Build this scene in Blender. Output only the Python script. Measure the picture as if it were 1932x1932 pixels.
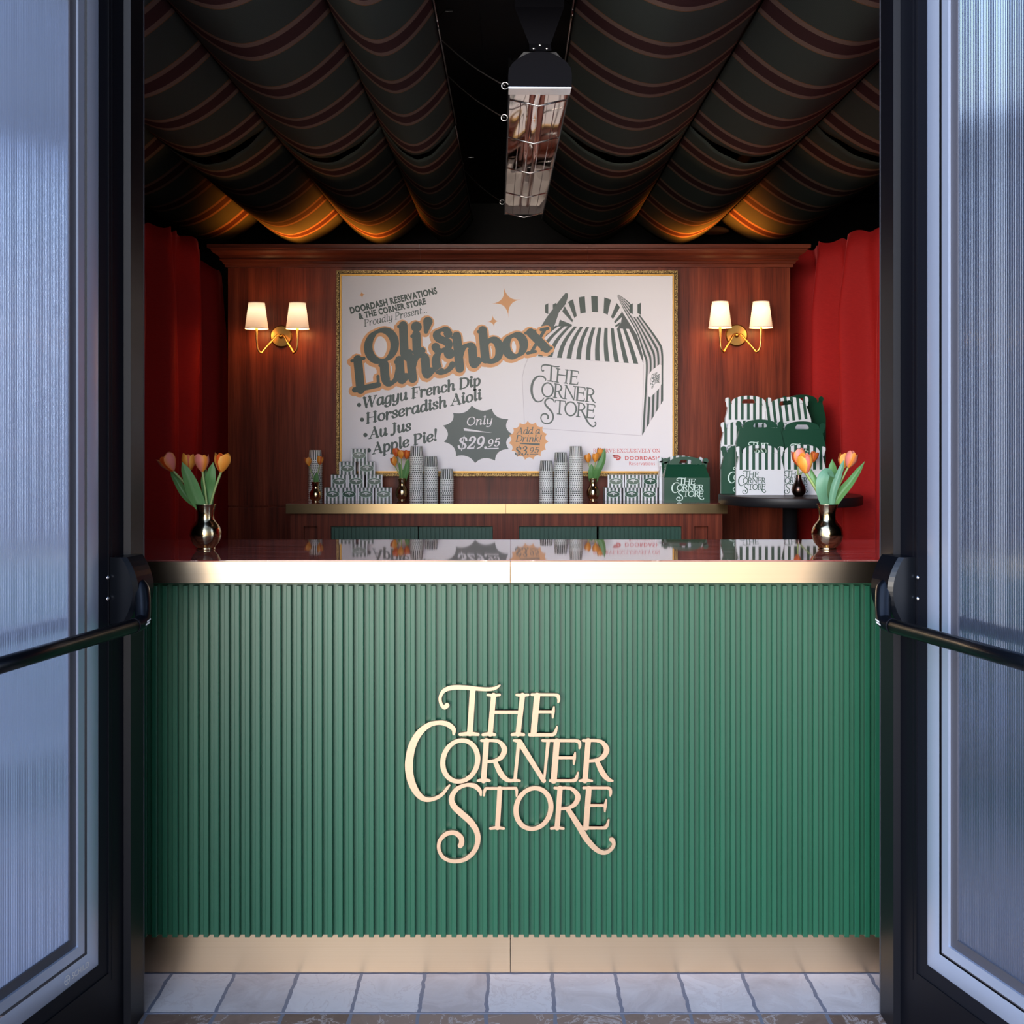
import bpy, math, random
from mathutils import Vector, Matrix
from mathutils.geometry import delaunay_2d_cdt
from math import sin, cos, pi, sqrt, atan2, radians

random.seed(7)
for o in list(bpy.data.objects):
    bpy.data.objects.remove(o)
S = bpy.context.scene
COL = S.collection

# ------------------------------------------------------------------ camera
F = 2196.0            # focal length in pixels of the 1932 px frame
CX, HY, CZ = 966.0, 810.0, 1.41
cd = bpy.data.cameras.new('camera')
cam = bpy.data.objects.new('camera', cd)
COL.objects.link(cam)
cam.location = (0, 0, CZ)
cam.rotation_euler = (pi / 2, 0, 0)
cd.sensor_width = 36.0
cd.lens = 36.0 * F / 1932.0
cd.shift_y = -(966.0 - HY) / 1932.0
cd.clip_start = 0.05
S.camera = cam
S.view_settings.view_transform = 'Standard'
S.view_settings.look = 'None'
S.view_settings.exposure = 0.0
S.view_settings.gamma = 1.0
S.view_settings.use_curve_mapping = False

# ------------------------------------------------------------------ world
W = bpy.data.worlds.new('street_sky')
S.world = W
W.use_nodes = True
wn, wl = W.node_tree.nodes, W.node_tree.links
wn.clear()
wo = wn.new('ShaderNodeOutputWorld')
wb = wn.new('ShaderNodeBackground')
wt = wn.new('ShaderNodeTexCoord')
sep = wn.new('ShaderNodeSeparateXYZ')
wl.new(wt.outputs['Generated'], sep.inputs[0])
ramp = wn.new('ShaderNodeValToRGB')
mr = wn.new('ShaderNodeMapRange')
mr.inputs['From Min'].default_value = -1
mr.inputs['From Max'].default_value = 1
wl.new(sep.outputs['Z'], mr.inputs['Value'])
wl.new(mr.outputs[0], ramp.inputs[0])
cr = ramp.color_ramp
cr.elements[0].position = 0.34
cr.elements[0].color = (0.30, 0.27, 0.25, 1)
cr.elements[1].position = 0.43
cr.elements[1].color = (0.80, 0.72, 0.64, 1)
for p, c in ((0.56, (1.0, 0.92, 0.84)), (0.62, (0.95, 1.05, 1.2)), (0.69, (1.0, 1.3, 1.9)), (1.0, (0.40, 0.62, 1.25))):
    e = cr.elements.new(p)
    e.color = (*c, 1)
# the open end of the street lies behind and to the left of the camera
dotn = wn.new('ShaderNodeVectorMath')
dotn.operation = 'DOT_PRODUCT'
dotn.inputs[1].default_value = Vector((-0.19, -0.98, 0.05)).normalized()
wl.new(wt.outputs['Generated'], dotn.inputs[0])
mx_ = wn.new('ShaderNodeMath'); mx_.operation = 'MAXIMUM'; mx_.inputs[1].default_value = 0.0
wl.new(dotn.outputs['Value'], mx_.inputs[0])
pw_ = wn.new('ShaderNodeMath'); pw_.operation = 'POWER'; pw_.inputs[1].default_value = 13.0
wl.new(mx_.outputs[0], pw_.inputs[0])
mr2 = wn.new('ShaderNodeMath'); mr2.operation = 'MULTIPLY_ADD'
mr2.inputs[1].default_value = 10.0
mrx = wn.new('ShaderNodeMapRange')
mrx.interpolation_type = 'SMOOTHSTEP'
mrx.inputs['From Min'].default_value = -0.35
mrx.inputs['From Max'].default_value = 0.45
mrx.inputs['To Min'].default_value = 2.1
mrx.inputs['To Max'].default_value = 0.20
wl.new(sep.outputs['X'], mrx.inputs['Value'])
wl.new(mrx.outputs[0], mr2.inputs[2])
wl.new(pw_.outputs[0], mr2.inputs[0])
wl.new(ramp.outputs[0], wb.inputs[0])
wl.new(mr2.outputs[0], wb.inputs[1])
wl.new(wb.outputs[0], wo.inputs[0])

# soft low sun through haze, from the left behind the camera
sd = bpy.data.lights.new('hazy_sun', 'SUN')
sd.energy = 1.1
sd.angle = radians(12)
sd.color = (1.0, 0.93, 0.85)
so = bpy.data.objects.new('hazy_sun', sd)
COL.objects.link(so)
so.rotation_euler = Vector((0.44, 0.89, -0.09)).to_track_quat('-Z', 'Y').to_euler()


def lamp(name, loc, power, color, radius=0.04, kind='POINT', direction=None, spot=None, parent=None):
    d = bpy.data.lights.new(name, kind)
    d.energy = power
    d.color = color
    d.shadow_soft_size = radius
    if spot:
        d.spot_size = radians(spot)
        d.spot_blend = 0.6
    o = bpy.data.objects.new(name, d)
    COL.objects.link(o)
    o.location = loc
    if direction:
        o.rotation_euler = Vector(direction).to_track_quat('-Z', 'Y').to_euler()
    if parent:
        o.parent = parent
    return o


# amber uplights standing behind the panelled wall
for ux in (-1.35, -0.95, 1.20):
    lamp('amber_uplight', (ux, 6.95, 2.33), 13 if ux < 0 else 20, (1.0, 0.26, 0.025), 0.05, 'SPOT', (0, -.22, 1), 125)


# ------------------------------------------------------------------ helpers
def at(px, py, Y):
    """a point of the place at depth Y that shows at photo pixel px, py"""
    return Vector(((px - CX) / F * Y, Y, CZ - (py - HY) / F * Y))


class MB:
    def __init__(self):
        self.v, self.f, self.m, self.sm, self.uv = [], [], [], [], {}
        self.ink = {}

    def pend(self, polys, fn, depth, mat):
        self.ink.setdefault((id(fn), depth, mat), (fn, []))[1].extend(polys)

    def flush(self):
        """merge the pending pen strokes into clean outlines, flat or with a thickness"""
        for (_, depth, mat), (fn, polys) in self.ink.items():
            vs, fs = [], []
            for p in polys:
                b = len(vs)
                vs += [Vector((x, y)) for x, y in p]
                fs.append(list(range(b, b + len(p))))
            ext = max(max(v.x for v in vs) - min(v.x for v in vs), max(v.y for v in vs) - min(v.y for v in vs))
            ov, oe, of, _a, _b, og = delaunay_2d_cdt(vs, [], fs, 1, ext * 2e-6)
            def inside(f, g):
                c = [sum(ov[i][k] for i in f) / len(f) for k in (0, 1)]
                for q in g:
                    p = polys[q]
                    if all((p[k - 1][0] - p[k - 2][0]) * (c[1] - p[k - 2][1]) - (p[k - 1][1] - p[k - 2][1]) * (c[0] - p[k - 2][0]) >= -ext * ext * 1e-9 for k in range(len(p))):
                        return True
                return len(g) > 0 and any(len(polys[q]) > 4 for q in g)
            keep = [f for f, g in zip(of, og) if inside(f, g)]
            b = len(self.v)
            n = len(ov)
            self.v += [tuple(fn(p.x, p.y, 0.0)) for p in ov]
            for f in keep:
                self.f.append([b + i for i in f]); self.m.append(mat); self.sm.append(False)
            if depth:
                self.v += [tuple(fn(p.x, p.y, depth)) for p in ov]
                ed = {}
                for f in keep:
                    self.f.append([b + n + i for i in f[::-1]]); self.m.append(mat); self.sm.append(False)
                    for i in range(len(f)):
                        ed[(f[i], f[(i + 1) % len(f)])] = 1
                for (p, q) in ed:
                    if (q, p) not in ed:
                        self.f.append([b + q, b + p, b + n + p, b + n + q]); self.m.append(mat); self.sm.append(False)
        self.ink = {}

    def add(self, verts, faces, mat=0, smooth=False):
        b = len(self.v)
        self.v += [tuple(p) for p in verts]
        for f in faces:
            self.f.append([i + b for i in f])
            self.m.append(mat)
            self.sm.append(smooth)
        return b

    def box(self, x0, x1, y0, y1, z0, z1, mat=0, tr=None):
        vs = [(x, y, z) for x in (x0, x1) for y in (y0, y1) for z in (z0, z1)]
        if tr:
            vs = [tr(*p) for p in vs]
        self.add(vs, [(0, 1, 3, 2), (4, 6, 7, 5), (0, 4, 5, 1), (2, 3, 7, 6), (0, 2, 6, 4), (1, 5, 7, 3)], mat)

    def quad(self, a, b, c, d, mat=0):
        self.add([a, b, c, d], [(0, 1, 2, 3)], mat)

    def grid(self, fn, nu, nv, mat=0, smooth=True, uv=False, closed_u=False):
        b = len(self.v)
        for j in range(nv + 1):
            for i in range(nu + 1):
                self.v.append(tuple(fn(i / nu, j / nv)))
                if uv:
                    self.uv[len(self.v) - 1] = (i / nu, j / nv)
        n = nu + 1
        for j in range(nv):
            for i in range(nu):
                self.f.append([b + j * n + i, b + j * n + i + 1, b + (j + 1) * n + i + 1, b + (j + 1) * n + i])
                self.m.append(mat)
                self.sm.append(smooth)

    def lathe(self, prof, seg=32, mat=0, center=(0, 0, 0), smooth=True, axis=None):
        """prof: (radius, height) pairs turned about +Z (or axis)"""
        b = len(self.v)
        q = Vector(axis).normalized().to_track_quat('Z', 'Y') if axis else None
        c = Vector(center)
        for r, h in prof:
            for k in range(seg):
                a = 2 * pi * k / seg
                p = Vector((r * cos(a), r * sin(a), h))
                if q:
                    p = q @ p
                self.v.append(tuple(p + c))
        for j in range(len(prof) - 1):
            for k in range(seg):
                k2 = (k + 1) % seg
                self.f.append([b + j * seg + k, b + j * seg + k2, b + (j + 1) * seg + k2, b + (j + 1) * seg + k])
                self.m.append(mat)
                self.sm.append(smooth)

    def cyl(self, a, b_, r, seg=16, mat=0, r2=None):
        a, b_ = Vector(a), Vector(b_)
        L = (b_ - a).length
        r2 = r if r2 is None else r2
        self.lathe([(0, 0), (r, 0), (r, 0), (r2, L), (r2, L), (0, L)], seg, mat, a, False, b_ - a)
        n = 5 * seg
        for i in range(len(self.sm) - n + 2 * seg, len(self.sm) - 2 * seg):
            self.sm[i] = True

    def tube(self, pts, r, seg=8, mat=0, cap=True):
        """swept tube; r may be a list"""
        pts = [Vector(p) for p in pts]
        n = len(pts)
        rs = r if isinstance(r, (list, tuple)) else [r] * n
        b = len(self.v)
        up = Vector((0.13, 0.07, 1)).normalized()
        prev = None
        for i, p in enumerate(pts):
            t = (pts[min(i + 1, n - 1)] - pts[max(i - 1, 0)]).normalized()
            if prev is None:
                u = t.cross(up)
                if u.length < 1e-3:
                    u = t.cross(Vector((1, 0, 0)))
                u.normalize()
            else:
                u = (prev - t * prev.dot(t)).normalized()
            prev = u
            w = t.cross(u)
            for k in range(seg):
                a = 2 * pi * k / seg
                self.v.append(tuple(p + (u * cos(a) + w * sin(a)) * rs[i]))
        for i in range(n - 1):
            for k in range(seg):
                k2 = (k + 1) % seg
                self.f.append([b + i * seg + k, b + i * seg + k2, b + (i + 1) * seg + k2, b + (i + 1) * seg + k])
                self.m.append(mat)
                self.sm.append(True)
        if cap:
            self.f.append([b + k for k in range(seg)][::-1]); self.m.append(mat); self.sm.append(False)
            self.f.append([b + (n - 1) * seg + k for k in range(seg)]); self.m.append(mat); self.sm.append(False)

    def poly(self, pts, mat=0):
        self.add(pts, [tuple(range(len(pts)))], mat)


def curve(pts, n=8, closed=False):
    """Catmull-Rom through pts (any dimension tuples)"""
    P = [tuple(p) for p in pts]
    m = len(P)
    out = []
    segs = m if closed else m - 1
    for i in range(segs):
        if closed:
            a, b, c, d = P[(i - 1) % m], P[i], P[(i + 1) % m], P[(i + 2) % m]
        else:
            a, b, c, d = P[max(i - 1, 0)], P[i], P[i + 1], P[min(i + 2, m - 1)]
        for k in range(n):
            t = k / n
            t2, t3 = t * t, t * t * t
            out.append(tuple(0.5 * (2 * b[j] + (c[j] - a[j]) * t + (2 * a[j] - 5 * b[j] + 4 * c[j] - d[j]) * t2 + (-a[j] + 3 * b[j] - 3 * c[j] + d[j]) * t3) for j in range(len(b))))
    out.append(P[0] if closed else P[-1])
    return out


def setp(o, label=None, cat=None, group=None, kind=None):
    if label: o['label'] = label
    if cat: o['category'] = cat
    if group: o['group'] = group
    if kind: o['kind'] = kind
    return o


def mesh_of(name, mb, mats):
    mb.flush()
    me = bpy.data.meshes.new(name)
    me.from_pydata(mb.v, [], mb.f)
    if not isinstance(mats, (list, tuple)):
        mats = [mats]
    for m in mats:
        me.materials.append(m)
    me.polygons.foreach_set('material_index', mb.m)
    me.polygons.foreach_set('use_smooth', mb.sm)
    if mb.uv:
        ul = me.uv_layers.new(name='UVMap')
        for lp in me.loops:
            ul.data[lp.index].uv = mb.uv.get(lp.vertex_index, (0, 0))
    me.update()
    return me


def obj(name, mb, mats, parent=None, loc=None, rotz=None):
    me = mb if isinstance(mb, bpy.types.Mesh) else mesh_of(name, mb, mats)
    o = bpy.data.objects.new(name, me)
    COL.objects.link(o)
    if parent: o.parent = parent
    if loc is not None: o.location = loc
    if rotz is not None: o.rotation_euler = (0, 0, rotz)
    return o


def thing(name, label, cat, loc=(0, 0, 0), rotz=0, group=None, kind=None):
    o = bpy.data.objects.new(name, None)
    COL.objects.link(o)
    o.empty_display_size = 0.05
    o.location = loc
    o.rotation_euler = (0, 0, rotz)
    return setp(o, label, cat, group, kind)


def copy_tree(o, parent=None):
    c = o.copy()
    COL.objects.link(c)
    if parent: c.parent = parent
    for ch in list(o.children):
        copy_tree(ch, c)
    return c


# ------------------------------------------------------------------ materials
def srgb(r, g, b):
    f = lambda c: c / 12.92 if c <= 0.04045 else ((c + 0.055) / 1.055) ** 2.4
    return (f(r / 255), f(g / 255), f(b / 255))


def mat(name, col=(0.5, 0.5, 0.5), rough=0.5, metal=0.0, spec=0.5, emis=None, estr=0.0, coat=0.0, aniso=0.0, sheen=0.0):
    m = bpy.data.materials.new(name)
    m.use_nodes = True
    p = m.node_tree.nodes['Principled BSDF']
    p.inputs['Base Color'].default_value = (*col, 1)
    p.inputs['Roughness'].default_value = rough
    p.inputs['Metallic'].default_value = metal
    p.inputs['Specular IOR Level'].default_value = spec
    p.inputs['Coat Weight'].default_value = coat
    p.inputs['Anisotropic'].default_value = aniso
    if sheen:
        p.inputs['Sheen Weight'].default_value = sheen
        p.inputs['Sheen Roughness'].default_value = 0.4
        p.inputs['Sheen Tint'].default_value = (*[min(1, c * 3 + .1) for c in col], 1)
    if emis:
        p.inputs['Emission Color'].default_value = (*emis, 1)
        p.inputs['Emission Strength'].default_value = estr
    return m


class NT:
    """small wrapper for building node trees"""
    def __init__(self, m):
        self.t = m.node_tree
        self.p = self.t.nodes['Principled BSDF']

    def n(self, kind, **kw):
        x = self.t.nodes.new(kind)
        for k, v in kw.items():
            setattr(x, k, v)
        return x

    def l(self, a, b):
        self.t.links.new(a, b)

    def math(self, op, a, b=None, c=None):
        x = self.n('ShaderNodeMath', operation=op)
        for i, v in enumerate((a, b, c)):
            if v is None: continue
            if isinstance(v, (int, float)):
                x.inputs[i].default_value = v
            else:
                self.l(v, x.inputs[i])
        return x.outputs[0]

    def mix(self, fac, a, b):
        x = self.n('ShaderNodeMix', data_type='RGBA')
        for i, v in ((0, fac), (6, a), (7, b)):
            if isinstance(v, (int, float)):
                x.inputs[i].default_value = v
            elif isinstance(v, tuple):
                x.inputs[i].default_value = (*v, 1)
            else:
                self.l(v, x.inputs[i])
        return x.outputs[2]

    def ramp(self, fac, stops):
        x = self.n('ShaderNodeValToRGB')
        e = x.color_ramp.elements
        e[0].position, e[0].color = stops[0][0], (*stops[0][1], 1)
        e[1].position, e[1].color = stops[-1][0], (*stops[-1][1], 1)
        for p, c in stops[1:-1]:
            q = e.new(p)
            q.color = (*c, 1)
        self.l(fac, x.inputs[0])
        return x.outputs[0]

    def coord(self, out='Object', scale=(1, 1, 1)):
        tc = self.n('ShaderNodeTexCoord')
        mp = self.n('ShaderNodeMapping')
        mp.inputs['Scale'].default_value = scale
        self.l(tc.outputs[out], mp.inputs[0])
        return mp.outputs[0]

    def noise(self, vec, scale, detail=3, rough=0.5, dist=0.0):
        x = self.n('ShaderNodeTexNoise')
        x.inputs['Scale'].default_value = scale
        x.inputs['Detail'].default_value = detail
        x.inputs['Roughness'].default_value = rough
        x.inputs['Distortion'].default_value = dist
        if vec is not None: self.l(vec, x.inputs['Vector'])
        return x.outputs['Fac']

    def bump(self, h, strength=0.3, dist=0.01):
        x = self.n('ShaderNodeBump')
        x.inputs['Strength'].default_value = strength
        x.inputs['Distance'].default_value = dist
        self.l(h, x.inputs['Height'])
        self.l(x.outputs[0], self.p.inputs['Normal'])

    def base(self, c):
        self.l(c, self.p.inputs['Base Color'])


def wood_mat(name, dark, mid, light, rough=0.38, horizontal=False):
    m = mat(name, mid, rough, spec=0.22)
    t = NT(m)
    sc = (1.0, 1.0, 16.0) if horizontal else (16.0, 16.0, 0.7)
    v = t.coord('Object', sc)
    cathedral = t.n('ShaderNodeTexWave', wave_type='RINGS', rings_direction='Z' if not horizontal else 'X')
    v2 = t.coord('Object', (5.0, 5.0, 0.55) if not horizontal else (.5, 5, 5))
    t.l(v2, cathedral.inputs['Vector'])
    cathedral.inputs['Scale'].default_value = 2.2
    cathedral.inputs['Distortion'].default_value = 5.0
    cathedral.inputs['Detail'].default_value = 2.0
    cathedral.inputs['Detail Scale'].default_value = 0.8
    n1 = t.noise(v, 3.0, 4, 0.6)
    n2 = t.noise(t.coord('Object', (150, 150, 3) if not horizontal else (3, 150, 150)), 2.0, 2, 0.5)
    f = t.math('ADD', t.math('MULTIPLY', n1, 0.5), t.math('MULTIPLY', n2, 0.38))
    f = t.math('ADD', f, t.math('MULTIPLY', cathedral.outputs['Fac'], 0.14))
    t.base(t.ramp(f, [(0.30, dark), (0.5, mid), (0.72, light)]))
    t.bump(n2, 0.08, 0.002)
    return m


M = {}
M['wood'] = wood_mat('mahogany_veneer', (0.045, 0.0075, 0.0035), (0.135, 0.023, 0.0095), (0.23, 0.048, 0.019))
M['wood_h'] = wood_mat('mahogany_moulding', (0.055, 0.011, 0.006), (0.13, 0.028, 0.014), (0.20, 0.048, 0.024), 0.3, True)
M['black'] = mat('black_paint', (0.004, 0.004, 0.005), 0.6)
M['soffit'] = mat('black_ceiling_board', (0.010, 0.010, 0.011), 0.7)
M['frame'] = mat('black_door_aluminium', (0.003, 0.0035, 0.006), 0.42, spec=0.22)
M['frame_grey'] = mat('charcoal_profile', (0.006, 0.007, 0.011), 0.5, spec=0.15)
M['bead'] = mat('sky_tinted_glazing_bead', (0.50, 0.58, 0.74), 0.32, 0.6)  # bluish tint of the reflected sky is put into the bead colour
M['gasket'] = mat('grey_gasket', (0.06, 0.06, 0.075), 0.6)
M['bar_black'] = mat('gloss_black_bar', (0.002, 0.003, 0.005), 0.28, spec=0.25)
M['steel'] = mat('bright_steel', (0.75, 0.74, 0.73), 0.22, 1.0)
M['cable'] = mat('steel_cable', (0.5, 0.49, 0.48), 0.35, 1.0)
M['matte_black'] = mat('matte_black_metal', (0.004, 0.004, 0.006), 0.75, spec=0.08)
M['red_lit'] = mat('heater_element', (0.45, 0.10, 0.06), 0.25, coat=0.5)
M['white_print'] = mat('white_lettering', (0.80, 0.80, 0.80), 0.5)
M['print_green'] = mat('print_green', (0.020, 0.075, 0.045), 0.5)
M['pale_print'] = mat('pale_lettering', (0.62, 0.76, 0.68), 0.5)
M['carton_green'] = mat('green_carton', (0.006, 0.058, 0.030), 0.33, spec=0.5)
M['carton_white'] = mat('white_carton', (0.74, 0.74, 0.76), 0.45)
M['table_top'] = mat('dark_stained_tabletop', (0.030, 0.012, 0.010), 0.4)
M['table_black'] = mat('black_table_edge', (0.006, 0.006, 0.008), 0.5)
M['stem'] = mat('tulip_stem', (0.30, 0.40, 0.13), 0.5)
M['gold'] = mat('aged_gold_frame', (0.40, 0.22, 0.06), 0.38, 1.0)
M['gold_dark'] = mat('dark_gold', (0.05, 0.028, 0.012), 0.5, 0.4)
M['sconce_brass'] = mat('satin_sconce_brass', (0.70, 0.42, 0.13), 0.28, 1.0)

# brushed brass: brush lines run sideways, so reflections smear up and down
def brushed(name, c0, c1, rough, an):
    m = mat(name, c0, rough, 1.0, aniso=an)
    t = NT(m)
    tg = t.n('ShaderNodeCombineXYZ')
    tg.inputs[2].default_value = 1.0
    t.l(tg.outputs[0], t.p.inputs['Tangent'])
    nb = t.noise(t.coord('Object', (1.5, 1.5, 500)), 1.0, 2, 0.5)
    t.base(t.mix(nb, c0, c1))
    return m
M['brass'] = brushed('brushed_brass', (0.68, 0.48, 0.28), (0.74, 0.54, 0.34), 0.33, 0.85)
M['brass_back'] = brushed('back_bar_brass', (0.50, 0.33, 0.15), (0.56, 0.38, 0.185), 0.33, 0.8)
m = mat('worn_vase_brass', (0.72, 0.55, 0.30), 0.13, 1.0)
t = NT(m)
nb = t.noise(t.coord('Object', (30, 30, 60)), 2.0, 4, 0.6)
t.base(t.mix(nb, (0.60, 0.44, 0.22), (0.80, 0.64, 0.38)))
t.l(t.math('MULTIPLY_ADD', nb, 0.16, 0.06), t.p.inputs['Roughness'])
t.bump(nb, 0.05, 0.002)
M['vase'] = m
M['sign'] = brushed('sign_brass', (0.52, 0.36, 0.245), (0.58, 0.415, 0.29), 0.45, 0.2)
M['kick'] = brushed('kick_brass', (0.68, 0.49, 0.31), (0.74, 0.55, 0.36), 0.30, 0.2)

# green lacquer of the bar front
m = mat('green_lacquer', (0.010, 0.125, 0.055), 0.36, spec=0.6)
t = NT(m)
ng = t.noise(t.coord('Object'), 6.0, 3)
t.base(t.mix(ng, (0.006, 0.075, 0.036), (0.008, 0.092, 0.044)))
nf = t.noise(t.coord('Object'), 900.0, 2)
t.bump(nf, 0.06, 0.0008)
M['green'] = m
M['green_dark'] = mat('green_cabinet_doors', (0.008, 0.060, 0.032), 0.45)

# polished reddish stone counter top
m = mat('polished_red_stone', (0.10, 0.035, 0.03), 0.035, spec=0.75, coat=0.35)
t = NT(m)
v = t.coord('Object', (1.2, 9.0, 1))
n1 = t.noise(v, 4.0, 6, 0.65, 0.6)
n2 = t.noise(t.coord('Object', (2.5, 26, 1)), 5.0, 5, 0.7, 1.2)
c = t.ramp(n1, [(0.32, (0.07, 0.016, 0.015)), (0.5, (0.19, 0.05, 0.04)), (0.66, (0.30, 0.12, 0.10))])
vein = t.ramp(n2, [(0.58, (0, 0, 0)), (0.68, (1, 1, 1))])
t.base(t.mix(vein, c, (0.38, 0.27, 0.24)))
M['stone'] = m

# curtain velvet
m = mat('red_curtain_cloth', (0.33, 0.010, 0.010), 0.75, spec=0.2, sheen=0.4)
t = NT(m)
n1 = t.noise(t.coord('Object', (60, 60, 400)), 1.0, 3, 0.6)
t.base(t.mix(n1, (0.26, 0.005, 0.006), (0.42, 0.013, 0.011)))
t.bump(n1, 0.2, 0.003)
M['curtain'] = m

# striped awning cloth of the ceiling: bands run across, repeating along the depth
m = mat('striped_canopy_cloth', (0.05, 0.06, 0.05), 0.85, spec=0.15)
t = NT(m)
g = t.n('ShaderNodeNewGeometry')
sx = t.n('ShaderNodeSeparateXYZ')
t.l(g.outputs['Position'], sx.inputs[0])
ph = t.math('FRACT', t.math('DIVIDE', t.math('SUBTRACT', sx.outputs['Y'], 3.54 - 0.21185 + 0.0), 0.4237))
GREEN, TAN, MAR, ORA = (0.085, 0.105, 0.088), (0.36, 0.225, 0.17), (0.095, 0.034, 0.034), (0.36, 0.16, 0.055)
rp = t.n('ShaderNodeValToRGB')
rp.color_ramp.interpolation = 'CONSTANT'
e = rp.color_ramp.elements
e[0].position, e[0].color = 0.0, (*GREEN, 1)
e[1].position, e[1].color = 0.315, (*ORA, 1)
for p_, c_ in ((0.325, TAN), (0.40, MAR), (0.600, TAN), (0.675, ORA), (0.685, GREEN)):
    q = e.new(p_)
    q.color = (*c_, 1)
t.l(ph, rp.inputs[0])
fine = t.math('SINE', t.math('MULTIPLY', sx.outputs['Y'], 900.0))
wv = t.noise(t.coord('Object', (300, 300, 300)), 1.0, 2)
colr = t.mix(t.math('MULTIPLY', t.math('ADD', fine, 1.0), 0.10), rp.outputs[0], (0.02, 0.014, 0.014))
t.base(t.mix(t.math('MULTIPLY', wv, 0.25), colr, (0.03, 0.03, 0.03)))
M['canopy'] = m

# vertical stripes for cartons, driven by the part's own x
def stripe_mat(name, period, duty, a, b, rough=0.42, axis='X', phase=0.5):
    m = mat(name, a, rough)
    t = NT(m)
    tc = t.n('ShaderNodeTexCoord')
    sx = t.n('ShaderNodeSeparateXYZ')
    t.l(tc.outputs['Object'], sx.inputs[0])
    fr = t.math('FRACT', t.math('ADD', t.math('DIVIDE', sx.outputs[axis], period), phase + 20))
    d = t.math('ABSOLUTE', t.math('SUBTRACT', fr, 0.5))
    t.base(t.mix(t.math('LESS_THAN', d, duty / 2), b, a))
    return m

M['stripe'] = stripe_mat('green_white_stripe_card', 0.027, 0.47, (0.010, 0.066, 0.036), (0.74, 0.74, 0.76))
M['stripe_fine'] = stripe_mat('green_white_stripe_side', 0.018, 0.5, (0.010, 0.066, 0.036), (0.70, 0.70, 0.72), axis='Y')
M['carton_stripe'] = stripe_mat('small_carton_stripe', 0.0172, 0.52, (0.008, 0.045, 0.028), (0.70, 0.68, 0.69), phase=0.0)
M['carton_side'] = stripe_mat('small_carton_side', 0.0172, 0.5, (0.010, 0.040, 0.028), (0.55, 0.52, 0.52), axis='Y')

# paper cups: stripes round the wall
m = mat('striped_cup_paper', (0.8, 0.8, 0.75), 0.5)
t = NT(m)
tc = t.n('ShaderNodeTexCoord')
sx = t.n('ShaderNodeSeparateXYZ')
t.l(tc.outputs['Object'], sx.inputs[0])
an = t.math('ARCTAN2', sx.outputs['Y'], sx.outputs['X'])
fr = t.math('FRACT', t.math('MULTIPLY_ADD', an, 21 / (2 * pi), 40.0))
lowz = t.math('GREATER_THAN', sx.outputs['Z'], 0.0041)
t.base(t.mix(t.math('MULTIPLY', t.math('LESS_THAN', fr, 0.54), lowz), (0.84, 0.83, 0.77), (0.006, 0.016, 0.010)))
M['cup'] = m
M['cup_lip'] = mat('cup_lip', (0.78, 0.77, 0.73), 0.4)

# poster inks
M['paper'] = mat('poster_paper', (0.82, 0.77, 0.79), 0.32, spec=0.35)
M['ink_green'] = mat('poster_ink_green', (0.040, 0.066, 0.054), 0.45)
M['ink_grey'] = mat('poster_ink_grey', (0.075, 0.098, 0.088), 0.45)
M['ink_orange'] = mat('poster_ink_orange', (0.78, 0.36, 0.13), 0.45)
M['ink_red'] = mat('poster_ink_red', (0.60, 0.06, 0.05), 0.45)
M['ink_white'] = mat('poster_ink_white', (0.82, 0.77, 0.79), 0.45)
M['ink_shade'] = mat('poster_ink_pale_grey', (0.64, 0.58, 0.61), 0.45)
M['ink_slate'] = mat('poster_ink_slate', (0.06, 0.07, 0.066), 0.45)

# lamp shade
m = bpy.data.materials.new('lit_linen_shade')
m.use_nodes = True
t = NT(m)
t.p.inputs['Base Color'].default_value = (0.9, 0.8, 0.66, 1)
t.p.inputs['Roughness'].default_value = 0.8
tc = t.n('ShaderNodeTexCoord')
sx = t.n('ShaderNodeSeparateXYZ')
t.l(tc.outputs['Generated'], sx.inputs[0])
c = t.ramp(sx.outputs['Z'], [(0.0, (1.0, 0.52, 0.26)), (0.35, (1.0, 0.62, 0.34)), (0.72, (1.0, 0.70, 0.42)), (1.0, (1.0, 0.64, 0.36))])
s_ = t.ramp(sx.outputs['Z'], [(0.0, (0.55,) * 3), (0.3, (0.85,) * 3), (0.72, (1.5,) * 3), (1.0, (0.9,) * 3)])
t.l(c, t.p.inputs['Emission Color'])
t.l(s_, t.p.inputs['Emission Strength'])
M['shade'] = m
M['shade_trim'] = mat('shade_trim', (0.75, 0.62, 0.5), 0.7, emis=(1, 0.6, 0.4), estr=0.25)
M['bulb'] = mat('lit_bulb', (1, 1, 1), 0.4, emis=(1, 0.75, 0.45), estr=6)

# fluted translucent door glass
m = bpy.data.materials.new('fluted_glass')
m.use_nodes = True
nt = m.node_tree
nt.nodes.clear()
out = nt.nodes.new('ShaderNodeOutputMaterial')
tl = nt.nodes.new('ShaderNodeBsdfTranslucent')
tl.inputs[0].default_value = (0.62, 0.74, 1.0, 1)
gl = nt.nodes.new('ShaderNodeBsdfGlossy')
gl.inputs['Color'].default_value = (0.70, 0.82, 1.0, 1)
gl.inputs['Roughness'].default_value = 0.12
df = nt.nodes.new('ShaderNodeBsdfDiffuse')
df.inputs[0].default_value = (0.10, 0.12, 0.17, 1)
mx0 = nt.nodes.new('ShaderNodeMixShader')
mx0.inputs[0].default_value = 0.3
nt.links.new(tl.outputs[0], mx0.inputs[1])
nt.links.new(df.outputs[0], mx0.inputs[2])
mx = nt.nodes.new('ShaderNodeMixShader')
mx.inputs[0].default_value = 0.5
nt.links.new(mx0.outputs[0], mx.inputs[1])
nt.links.new(gl.outputs[0], mx.inputs[2])
nt.links.new(mx.outputs[0], out.inputs[0])
M['pane'] = m

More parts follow.
